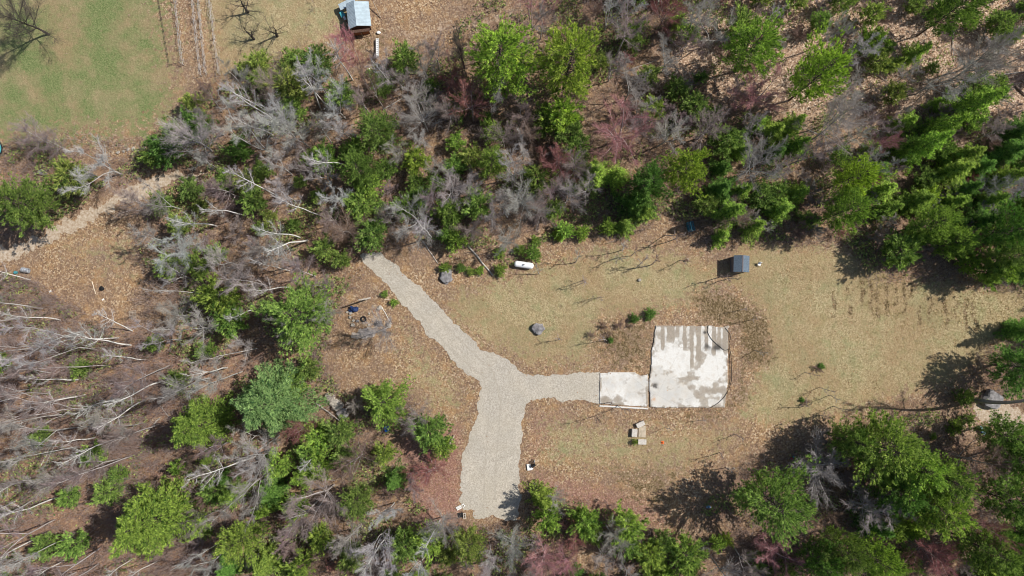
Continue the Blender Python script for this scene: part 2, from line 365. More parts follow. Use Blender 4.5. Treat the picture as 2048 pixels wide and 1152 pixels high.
def ragged(name, pts, mat, z, amp, seed, step=.25):
    """flat sheet with an uneven edge"""
    P = g2(pts); out = []
    for i in range(len(P)):
        a, b = P[i], P[(i+1) % len(P)]; d = b-a; L = np.hypot(*d); n = max(1, int(L/step)); nrm = np.array([d[1], -d[0]])/L
        for k in range(n):
            p = a+d*k/n
            o = (fbm(p[0], p[1], .8, seed, 4)-.5)*amp*2.2+(fbm(p[0], p[1], 3.0, seed+9, 2)-.5)*amp*.9
            out.append(p+nrm*o)
    bm = bmesh.new(); vs = [bm.verts.new((p[0], p[1], z)) for p in out]
    es = [bm.edges.new((vs[i], vs[(i+1) % len(vs)])) for i in range(len(vs))]
    bmesh.ops.triangle_fill(bm, edges=es, use_beauty=True, use_dissolve=False)
    bmesh.ops.recalc_face_normals(bm, faces=bm.faces)
    for f in bm.faces:
        if f.normal.z < 0: f.normal_flip()
    me = bpy.data.meshes.new(name); bm.to_mesh(me); bm.free(); me.materials.append(mat)
    return link(name, me)
tag(ragged('gravel_driveway', GRAVEL, M['gravel'], .03, .46, 1), 'pale gravel driveway forking into a turnaround', kind='structure')
M['rut'] = simple('packed_gravel', (.41, .37, .31), .95, .2, 5)
def band(name, pts, hw, mat, z, amp, seed, label):
    P = g2(pts); Lf, Rt = [], []
    for i, p in enumerate(P):
        d = P[min(i+1, len(P)-1)]-P[max(0, i-1)]; nn = np.array([-d[1], d[0]])/np.hypot(*d); q = p+nn*hw; q2 = p-nn*hw
        Lf.append(to_px(*q)); Rt.append(to_px(*q2))
    return tag(ragged(name, Lf+Rt[::-1], mat, z, amp, seed), label, kind='structure')
for k, (o_, nm) in enumerate(((-10, 'left'), (12, 'right'))):
    band('road', [(755+o_,528-o_*.6),(800+o_,572-o_*.6),(850+o_,622-o_*.6),(900+o_,680-o_*.6),(940+o_,718-o_*.6),(975+o_,748-o_*.3),(990+o_,800),(985+o_,870),(978+o_,950),(978+o_,1000)], .13, M['rut'], .036, .22, 61+k, nm+' faint wheel track along the gravel')
tag(ragged('dirt_track', TRACK, M['dirt'], .03, 1.3, 5), 'pale worn dirt track beside the dark pine', kind='structure')
tag(ragged('sand_patch', SAND, M['dirt'], .03, .9, 8), 'pale bare sandy patch', kind='structure')

# ---------------------------------------------------------------- concrete slabs with stains
def slab_mat():
    m, nt, b = new_mat('slab_concrete', .85); co = objco(nt)
    f = noise(nt, co, 7, 4, .7); lowf = noise(nt, co, .6, 4)
    white = ramp(nt, f, [(.3, (.58, .565, .53)), (.6, (.74, .73, .70))])
    grey = ramp(nt, lowf, [(.35, (.40, .39, .37)), (.6, (.52, .48, .42))])
    tan = ramp(nt, f, [(.3, (.25, .215, .175)), (.7, (.40, .35, .29))])
    mid = mix(nt, .5, white, grey)
    c = mix(nt, ramp(nt, attr(nt, 'worn'), [(.40, (0, 0, 0)), (.55, (1, 1, 1))]), white, mid)
    c = mix(nt, ramp(nt, attr(nt, 'stain'), [(.44, (0, 0, 0)), (.53, (.8, .8, .8)), (.7, (1, 1, 1))]), c, tan)
    mot = noise(nt, co, 1.6, 6, .7)
    c = mix(nt, ramp(nt, mot, [(.5, (0, 0, 0)), (.68, (.45, .45, .45))]), c, (.50, .43, .34))
    c = mix(nt, ramp(nt, noise(nt, co, 14, 3, .6), [(.6, (0, 0, 0)), (.72, (.35, .35, .35))]), c, (.30, .27, .23))
    ck = N(nt, 'ShaderNodeTexVoronoi', feature='DISTANCE_TO_EDGE'); ck.inputs['Scale'].default_value = .16; nt.links.new(mix(nt, .06, co, noise(nt, co, 2, 4, .6, 1)), ck.inputs['Vector'])
    c = mix(nt, ramp(nt, ck.outputs['Distance'], [(.0, (.4, .4, .4)), (.004, (0, 0, 0))]), c, (.16, .14, .12))
    c = mix(nt, attr(nt, 'dark'), c, (.07, .065, .06))
    c = mix(nt, attr(nt, 'rusty'), c, (.55, .27, .10))
    nt.links.new(c, b.inputs['Base Color']); bump(nt, b, f, .25, .02); return m
M['slab'] = slab_mat()
def concrete(name, pts, z, label, fn):
    P = g2(pts); lo = P.min(0); hi = P.max(0); st = .13
    st = .10; xs = np.arange(lo[0], hi[0]+st, st); ys = np.arange(lo[1], hi[1]+st, st)
    A, B = np.meshgrid(xs, ys); a, b = A.ravel(), B.ravel()
    sdv = poly_sd(P, a, b)+(fbm(a, b, 1.1, 4)-.5)*.28
    n_x = len(xs); q = (np.arange(len(ys)-1)[:, None]*n_x+np.arange(n_x-1)[None]).ravel()
    F = np.c_[q, q+1, q+n_x+1, q+n_x]; F = F[(sdv[F] > 0).all(1)]
    used = np.unique(F); mp = -np.ones(len(a), int); mp[used] = np.arange(len(used)); F = mp[F]; a, b = a[used], b[used]
    pxy = np.array([to_px(x, y) for x, y in zip(a, b)])
    at_ = fn(a, b, pxy[:, 0], pxy[:, 1], sdv[used])
    # skirt
    e = {}
    for f in F:
        for i in range(4):
            k = (f[i], f[(i+1) % 4]); e[k] = 1
    bd = [k for k in e if (k[1], k[0]) not in e]
    nv = len(a); V = np.r_[np.c_[a, b, np.full(nv, z)], np.c_[a, b, np.full(nv, -.25)]]
    F2 = np.array([(k[1], k[0], k[0]+nv, k[1]+nv) for k in bd])
    me = mesh_np(name, V, np.r_[F, F2], M['slab'], {k: np.r_[v, v] for k, v in at_.items()})
    return tag(link(name, me), label, 'concrete slab', 'concrete foundation slabs')
def big_fn(x, y, px, py, s):
    n = fbm(x, y, .95, 11, 5); n2 = fbm(x, y, 1.1, 21, 5)
    stain = .62*n+.115+.10*(fbm(x, y, 4.0, 57, 3)-.5)+.05*(fbm(x, y, 2.2, 51, 3)-.5)*4
    top = sstep(712, 672, py)
    strips = [(1325,3,700),(1341,7,682),(1356,2.6,672),(1369,3,700),(1383,3,735),(1397,4,722),(1412,3,700),(1427,3.5,712),(1437,3,700),(1449,3,705)]
    for cx, hw, yb in strips:
        stain = stain + .34*sstep(hw+1.8, hw-.8, np.abs(px-cx+(n2-.5)*3.5))*sstep(yb+9, yb-12, py+(n-.5)*28)
    def blob(cx, cy, rx, ry, k): return k*np.exp(-((px-cx)/rx)**2-((py-cy)/ry)**2)
    stain = stain + blob(1400,778,24,15,.2)+blob(1385,756,20,4,.28)+blob(1438,800,20,14,.13)+blob(1365,712,14,7,.18)+blob(1400,716,12,12,.2)+blob(1435,780,26,5,.22)+blob(1350,694,26,7,.06)
    stain = stain - blob(1345,715,34,22,.18) - blob(1428,735,22,28,.24) - blob(1375,790,12,14,.12) - blob(1330,775,28,30,.14)
    stain = stain + .25*sstep(.5, .12, s)*sstep(.35, .6, n2)
    worn = .5*n2+.25 + blob(1325,780,32,34,.28)-blob(1420,730,36,40,.25)-blob(1340,720,40,25,.18)
    dark = np.clip(blob(1310,772,5.5,6,1.6)*sstep(.35,.6,n2)+blob(1415,692,11,7,.9)*sstep(.35,.6,n2)+blob(1434,695,9,6,1.1)*sstep(.35,.55,n)+blob(1409,665,3.5,3,1.3)*sstep(.45,.55,n2), 0, .9)
    return dict(stain=stain, worn=worn, dark=dark, rusty=blob(1307,797,6,5,.6)*sstep(.4, .6, n2))
def small_fn(x, y, px, py, s):
    n = fbm(x, y, .7, 31, 5); n2 = fbm(x, y, .5, 41, 5)
    def blob(cx, cy, rx, ry, k): return k*np.exp(-((px-cx)/rx)**2-((py-cy)/ry)**2)
    stain = .62*n+.08+.10*(fbm(x, y, 4.0, 57, 3)-.5)+blob(1208,800,10,9,.4)+blob(1235,796,8,8,.25)+.3*sstep(.5, .1, s)*sstep(.4, .6, n2)
    worn = .5*n2+.2+blob(1278,768,18,16,.35)+blob(1250,790,35,14,.1)
    return dict(stain=stain, worn=worn, dark=0*x, rusty=0*x)
concrete('concrete_slab', SLAB_BIG, .16, 'large stained white concrete slab with brown stripes along its upper edge', big_fn)
concrete('concrete_slab', SLAB_SMALL, .12, 'small pale concrete pad where the gravel driveway ends', small_fn)
b = MB(); p0, p1 = at(1199, 811.5), at(1295, 817)
d = p1-p0; b.box(((p0.x+p1.x)/2, (p0.y+p1.y)/2, .05), (d.length, .22, .25), math.atan2(d.y, d.x))
tag(b.build('concrete_curb', M['slab']), 'narrow white concrete curb along the lower edge of the small pad', 'curb')

# ---------------------------------------------------------------- trees: meshes
def segs_to_mesh(name, S, mat, nside=3):
    """S rows: x0 y0 z0 x1 y1 z1 r0 r1 -> tapered prisms in one mesh"""
    S = np.asarray(S, float); p0, p1, r0, r1 = S[:, 0:3], S[:, 3:6], S[:, 6], S[:, 7]
    d = p1-p0; L = np.linalg.norm(d, axis=1, keepdims=True)+1e-9; d = d/L
    ref = np.where(np.abs(d[:, 2:3]) > .9, np.array([[1., 0, 0]]), np.array([[0., 0, 1.]]))
    u = np.cross(d, ref); u /= np.linalg.norm(u, axis=1, keepdims=True)+1e-9; v = np.cross(d, u)
    V = []
    for (p, r) in ((p0, r0), (p1, r1)):
        for k in range(nside):
            a = 2*math.pi*k/nside
            V.append(p+(u*math.cos(a)+v*math.sin(a))*r[:, None])
    n = len(S); V = np.stack(V, 1).reshape(-1, 3)
    base = np.arange(n)*2*nside; F = []
    for k in range(nside):
        k2 = (k+1) % nside
        F.append(np.c_[base+k, base+k2, base+nside+k2, base+nside+k])
    return mesh_np(name, V, np.concatenate(F), mat)
def bare_tree(seed, H, spread, base=.3, nl=14, up=.9, trunk_r=None, dens=1.0, fork=True, tw=1.0):
    """returns (trunk mesh, crown mesh)"""
    r = random.Random(seed); T, C = [], []
    tr = trunk_r or H*.0095
    def rv(s): return Vector((r.gauss(0, s), r.gauss(0, s), r.gauss(0, s)))
    def line(p, d, L, n, r0, r1, out, wob, bend):
        pts = [(p.copy(), d.copy(), r0)]
        for i in range(n):
            d = (d+rv(wob)+Vector((0, 0, bend))).normalized(); q = p+d*L/n
            ra = r0+(r1-r0)*i/n; rb = r0+(r1-r0)*(i+1)/n
            out.append((*p, *q, ra, rb)); p = q; pts.append((p.copy(), d.copy(), rb))
        return pts
    stems = []
    if fork and r.random() < .6:
        k = r.choice((2, 2, 3)); hb = H*r.uniform(.15, .4)
        t0 = line(Vector((0, 0, -.3)), Vector((r.gauss(0, .04), r.gauss(0, .04), 1)).normalized(), hb, 3, tr, tr*.85, T, .03, 0)
        a0 = r.uniform(0, 6.3)
        for j in range(k):
            a = a0+j*6.283/k; q = t0[-1][0]
            stems.append(line(q, Vector((math.cos(a)*.3, math.sin(a)*.3, 1)).normalized(), (H-hb)*r.uniform(.8, 1), 8, tr*.6, .02, T, .07, .05))
    else:
        stems.append(line(Vector((0, 0, -.3)), Vector((r.gauss(0, .04), r.gauss(0, .04), 1)).normalized(), H*.97, 12, tr, .02, T, .045, .02))
    def twigs(pts, L, lev, rad):
        nn = len(pts)
        for i in range(1, nn):
            p, d, _ = pts[i]; m = (3 if lev == 0 else 2)
            m = max(1, int(round(m*dens+r.uniform(-.5, .5))))
            for _k in range(m):
                side = rv(1).cross(d); 
                if side.length < 1e-4: continue
                side.normalize(); dd = (d*r.uniform(.8, 1.1)+side*r.uniform(.4, .75)+Vector((0, 0, .12))).normalized()
                LL = L*r.uniform(.5, 1.1)*(1.1-.5*i/nn)
                q = p-(pts[i][0]-pts[i-1][0])*r.random()
                if lev == 0:
                    pp = line(q, dd, LL, 3, rad, rad*.5, C, .06, .03); twigs(pp, L*.55, 1, rad*.62)
                else:
                    pp = line(q, dd, LL, 2, rad, rad*.6, C, .06, .02)
                    if lev == 1:
                        for _j in range(2):
                            d3 = (dd+rv(.3)).normalized(); line(pp[r.randint(0, 1)][0], d3, LL*.8, 1, rad*.8, rad*.4, C, .03, 0)
    for st in stems:
        n = len(st); z0 = H*base; kk = max(4, nl//len(stems))
        a0 = r.uniform(0, 6.3)
        for j in range(kk):
            t = (j+.5)/kk; z = z0+(H*.95-z0)*t
            i = min(range(n), key=lambda q: abs(st[q][0].z-z)); p = st[i][0]
            if i > 0: p = p-(st[i][0]-st[i-1][0])*r.random()*.9
            a = a0+j*2.4+r.gauss(0, .4); el = r.uniform(.35, .75)*up+.35*t
            dd = Vector((math.cos(a)*math.cos(el), math.sin(a)*math.cos(el), math.sin(el)))
            L = spread*r.uniform(.75, 1.15)*(1.15-.75*t)/math.cos(el)**.5
            lim = line(p, dd, L, 6, max(.027 if H > 7 else .014, st[i][2]*.5), .016 if H > 7 else .008, T, .05, .05)
            twigs(lim, L*.44, 0, .0135*tw)
        twigs(st[-4:], spread*.4, 0, .0135*tw)
    return segs_to_mesh('trunk', T, M['bark'], 5), segs_to_mesh('crown', C, M['twig'], 3)

def tufts(P, D, size, n, w, seed, sp=.8):
    """slender blades round each point P pointing along D; returns V, F, tint"""
    rs = np.random.RandomState(seed); m = len(P)
    Pn = np.repeat(P, n, 0); Dn = np.repeat(D, n, 0); sz = np.repeat(size, n)*rs.uniform(.6, 1.15, m*n)
    d = Dn+rs.normal(0, sp, (m*n, 3)); d /= np.linalg.norm(d, axis=1, keepdims=True)+1e-9
    q = np.cross(d, rs.normal(0, 1, (m*n, 3))); q /= np.linalg.norm(q, axis=1, keepdims=True)+1e-9
    ww = (w*rs.uniform(.7, 1.3, m*n))[:, None]
    a = Pn-d*sz[:, None]*.25-q*ww; b_ = Pn-d*sz[:, None]*.25+q*ww; c = Pn+d*sz[:, None]
    V = np.stack([a, b_, c], 1).reshape(-1, 3); F = np.arange(len(V)).reshape(-1, 3)
    t = np.repeat(np.clip(np.repeat(rs.normal(.46, .27, m), n)+rs.normal(0, .1, m*n), 0, 1), 3)
    return V, F, t
def evergreen(seed, H, Rm, kind):
    r = random.Random(seed); S = [(0, 0, -.3, 0, 0, H*.5, H*.013, H*.009), (0, 0, H*.5, 0, 0, H*.98, H*.009, .02)]
    P, D, SZ = [], [], []
    lob = [r.uniform(-.22, .22) for _ in range(7)]; ph = [r.uniform(0, 6.3) for _ in range(7)]
    if kind == 'pine': zb, gap, nb, tsz, plume = .22, .62, 6, .40, 1.0
    elif kind == 'hemlock': zb, gap, nb, tsz, plume = .12, .5, 7, .32, .8
    elif kind == 'fir': zb, gap, nb, tsz, plume = .06, .58, 8, .30, .6
    else: zb, gap, nb, tsz, plume = .05, .26, 7, .24, .5
    z = H*zb
    while z < H*.985:
        t = (z-H*zb)/(H*(1-zb))
        if kind == 'pine': rad = Rm*(1-t**2.2)**.75*(.65+.35*min(1, t*3.5))
        elif kind == 'hemlock': rad = Rm*(1-t**1.5)**.8
        elif kind == 'fir': rad = Rm*(1-t)**.85
        else: rad = Rm*(1-t**1.8)**.8
        n = max(3, int(nb*(.5+.5*rad/Rm)+r.random()))
        a0 = r.uniform(0, 6.3)
        for j in range(n):
            a = a0+j*6.283/n+r.gauss(0, .22)
            L = rad*(r.uniform(.5, 1.3) if kind == 'fir' else 1)*(1+sum(l*math.sin((i+1)*a+p) for i, (l, p) in enumerate(zip(lob, ph)))*(.62+.3*r.random()))*r.uniform(.72, 1.12)
            if L < .15: L = .15
            el = {'pine': r.uniform(.1, .5), 'hemlock': r.uniform(-.1, .25), 'fir': r.uniform(-.35, .2), 'small': r.uniform(.1, .6)}[kind]+.5*t**2
            dd = np.array([math.cos(a), math.sin(a), math.tan(el)]); side = np.array([-math.sin(a), math.cos(a), 0])
            b0 = np.array([0, 0, z]); tip = b0+dd*L
            tip[2] -= (.04*L*L if kind != 'pine' else -.02*L*L)
            if L > 1.0: S.append((*b0, *(b0+(tip-b0)*.9), .045 if L > 2 else .025, .012))
            if kind in ('pine', 'small'):
                npl = max(2, int(L*2.5*plume+1.2)) if kind == 'pine' else max(2, int(L*4))
                for k in range(npl):
                    u = .32+.68*(k+r.random())/npl
                    c = b0+(tip-b0)*u+side*r.gauss(0, .105)*L*u
                    c[2] += r.gauss(.06, .12); k3 = 4 if kind == 'pine' else 3
                    for _ in range(k3):
                        P.append(c+np.array([r.gauss(0, .2), r.gauss(0, .2), r.gauss(0, .1)])*(1 if kind == 'pine' else .5))
                        D.append(dd*.85+np.array([0, 0, .35])); SZ.append(tsz)
            else:
                nt_ = int(L*(5.2 if kind == 'fir' else 4.6))+2
                for k in range(nt_):
                    u = (.15 if kind == 'fir' else .25)+(.85 if kind == 'fir' else .75)*(k+r.random())/nt_
                    wdt = L*(.25 if kind == 'fir' else .31)*(1.05-u)*1.4+.08
                    for sgn in (-1, 0, 1):
                        off = sgn*wdt*r.uniform(.25, 1)
                        c = b0+(tip-b0)*u+side*off; c[2] -= abs(off)*.2+r.gauss(0, .09)
                        P.append(c); D.append(dd*.8+side*sgn*.7+np.array([0, 0, .1])); SZ.append(tsz*(1 if sgn else 1.1))
        z += gap*r.uniform(.8, 1.2)*(1 if Rm > 2.5 else .8)
    P.append(np.array([0, 0, H])); D.append(np.array([0, 0, 1.])); SZ.append(tsz)
    nb_ = {'pine': 14, 'hemlock': 11, 'fir': 9, 'small': 9}[kind]; wd = {'pine': .034, 'hemlock': .034, 'fir': .032, 'small': .03}[kind]
    V, F, t = tufts(np.array(P), np.array(D), np.array(SZ), nb_, wd, seed, .48)
    return segs_to_mesh('trunk', S, M['bark'], 5), mesh_np('crown', V, F, M['needle'], dict(tint=t))

PROTO = {}
def reg(k, H, Rm, meshes): PROTO.setdefault(k, []).append((H, Rm, meshes))
for i in range(4): reg('pine', 15, 5, evergreen(100+i, 15, 5, 'pine'))
for i in range(3): reg('hemlock', 14, 4.6, evergreen(120+i, 14, 4.6, 'hemlock'))
for i in range(5): reg('fir', 10, 2.9, evergreen(140+i, 10, 2.9, 'fir'))
for i in range(3): reg('young_pine', 6, 2.4, evergreen(160+i, 6, 2.4, 'pine'))
for i in range(4): reg('shrub', 2.0, 1.1, evergreen(180+i, 2.0, 1.1, 'small'))
for i in range(7): reg('grey', 15, 3.6, bare_tree(200+i, 15, 3.4, .35, 13, 1.05))
for i in range(6): reg('tall', 19, 2.6, bare_tree(330+i, 19, 2.5, .42, 14, 1.4, .11, .9, True, .85))
for i in range(6): reg('spread', 12, 5.0, bare_tree(230+i, 12, 4.8, .22, 18, .8, .17))
for i in range(4): reg('birch', 15, 2.6, bare_tree(250+i, 15, 2.3, .5, 11, 1.0, .16, .7, False))
for k in PROTO['birch']: k[2][0].materials[0] = M['birch']
for i in range(3): reg('gnarled', 6, 3.4, bare_tree(270+i, 6, 3.2, .2, 13, .45, .26, .45))
for i in range(4): reg('brush', 4.5, 2.2, bare_tree(290+i, 4.5, 1.9, .06, 12, 1.0, .03, 1.0))
for i in range(3): reg('sapling', 5, 1.1, bare_tree(310+i, 5, 1.0, .3, 5, 1.3, .06, .25, False))

NAME = dict(pine='pine_tree', hemlock='hemlock_tree', fir='fir_tree', young_pine='young_pine', shrub='evergreen_shrub', grey='bare_tree', tall='bare_tree',
            spread='maple_tree', birch='birch_tree', gnarled='apple_tree', brush='bare_shrub', sapling='sapling')
CAT = dict(pine='pine tree', hemlock='hemlock tree', fir='fir tree', young_pine='young pine', shrub='evergreen shrub', grey='bare tree', tall='bare tree',
           spread='maple tree', birch='birch tree', gnarled='apple tree', brush='bare shrub', sapling='sapling')
GROUP = dict(pine='tall pines of the woods', hemlock='hemlocks of the woods', fir='firs of the woods', young_pine='young pines', shrub='low evergreen shrubs',
             grey='bare grey trees', tall='tall straight bare trees', spread='wide bare maples', birch='white birches', gnarled='gnarled orchard trees', brush='bare brush', sapling='thin saplings in the clearing')
TREES = []
rt = random.Random(5)
GREENS = dict(bright=(1.0, 1.06, .85), yellow=(1.12, 1.14, .75), dark=(.52, .70, .62), mid=(.80, .88, .85), blue=(.86, .90, 1.35), olive=(1.02, .96, 1.0))
GREYS = dict(grey=(.42, .385, .36), pale=(.56, .535, .515), red=(.40, .175, .16), pink=(.54, .26, .27), brown=(.27, .18, .145), dark=(.12, .10, .09), purple=(.36, .285, .275))
def plant(kind, x, y, Rm, Ht, tone, tilt=.03, label=None, leanto=None):
    v = PROTO[kind]; Hp, Rp, (mt, mc) = v[rt.randrange(len(v))]
    r = empty(NAME[kind], (x, y, float(gz(x, y))-.05), rt.uniform(0, 6.283))
    r.scale = (Rm/Rp, Rm/Rp, Ht/Hp)
    r.rotation_euler = (rt.gauss(0, tilt), rt.gauss(0, tilt), rt.uniform(0, 6.283))
    if leanto: r.rotation_euler = (leanto[0], leanto[1], 0)
    j = lambda c, s=.05: tuple(max(0, q*(1+rt.uniform(-s, s))) for q in c)
    ever = kind in ('pine', 'hemlock', 'fir', 'young_pine', 'shrub')
    if ever: g_ = rt.uniform(.85, 1.15); tc, cc = (.13, .10, .085), tuple(q*g_*(1.16 if kind == 'fir' else 1) for q in j(GREENS[tone], .05))
    elif kind == 'birch': tc, cc = (.74, .72, .69), j((.52, .49, .48))
    else:
        g_ = rt.uniform(.82, 1.15); cc = tuple(q*g_ for q in j(GREYS[tone])); tc = tuple(.4*q+.6*g for q, g in zip(cc, (.52, .50, .485))) if tone != 'dark' else (.07, .06, .055)
        if tone == 'pale': tc = (.50, .475, .455)
    link('trunk', mt, r, color=tc); link('crown', mc, r, color=cc)
    TREES.append([r, kind, tone, Rm, Ht, x, y, label]); return r
RAT = dict(pine=2.9, hemlock=2.6, fir=2.9, young_pine=2.2, shrub=1.6, grey=3.9, tall=6.4, spread=2.3, birch=6, gnarled=1.7, brush=1.8, sapling=4)
def T(kind, px, py, rpx, tone, h=None, label=None):
    """tree whose crown shows round pixel (px,py) with radius rpx; stands where that crown height puts its base"""
    Ht = h or min(21, max(1.0, rpx/12.75*RAT[kind])*(.93 if rpx > 55 else 1)); f = {'pine': .62, 'spread': .6, 'grey': .62, 'fir': .4, 'hemlock': .45}.get(kind, .45)
    Rm = rpx/12.75*(H_CAM-f*Ht)/H_CAM*{'pine': 1.06, 'hemlock': .98, 'young_pine': 1.12, 'fir': 1.14, 'shrub': 1.08}.get(kind, 1.06)
    p = at(px, py, Ht*f); return plant(kind, p.x, p.y, Rm, Ht, tone, label=label)
def TB(kind, bx, by, tx, ty, Rm, tone, label=None):
    """tree from its base pixel to its tip pixel"""
    b0 = at(bx, by); nx, ny = to_px(0, 0); db = math.hypot(bx-nx, by-ny); dt = math.hypot(tx-nx, ty-ny)
    Ht = min(24, max(4, H_CAM*(1-db/dt))); tp = at(tx, ty, Ht); dx, dy = tp.x-b0.x, tp.y-b0.y
    r = plant(kind, b0.x, b0.y, Rm, Ht, tone, label=label, leanto=(-max(-.25, min(.25, dy/Ht)), max(-.25, min(.25, dx/Ht)))); return r

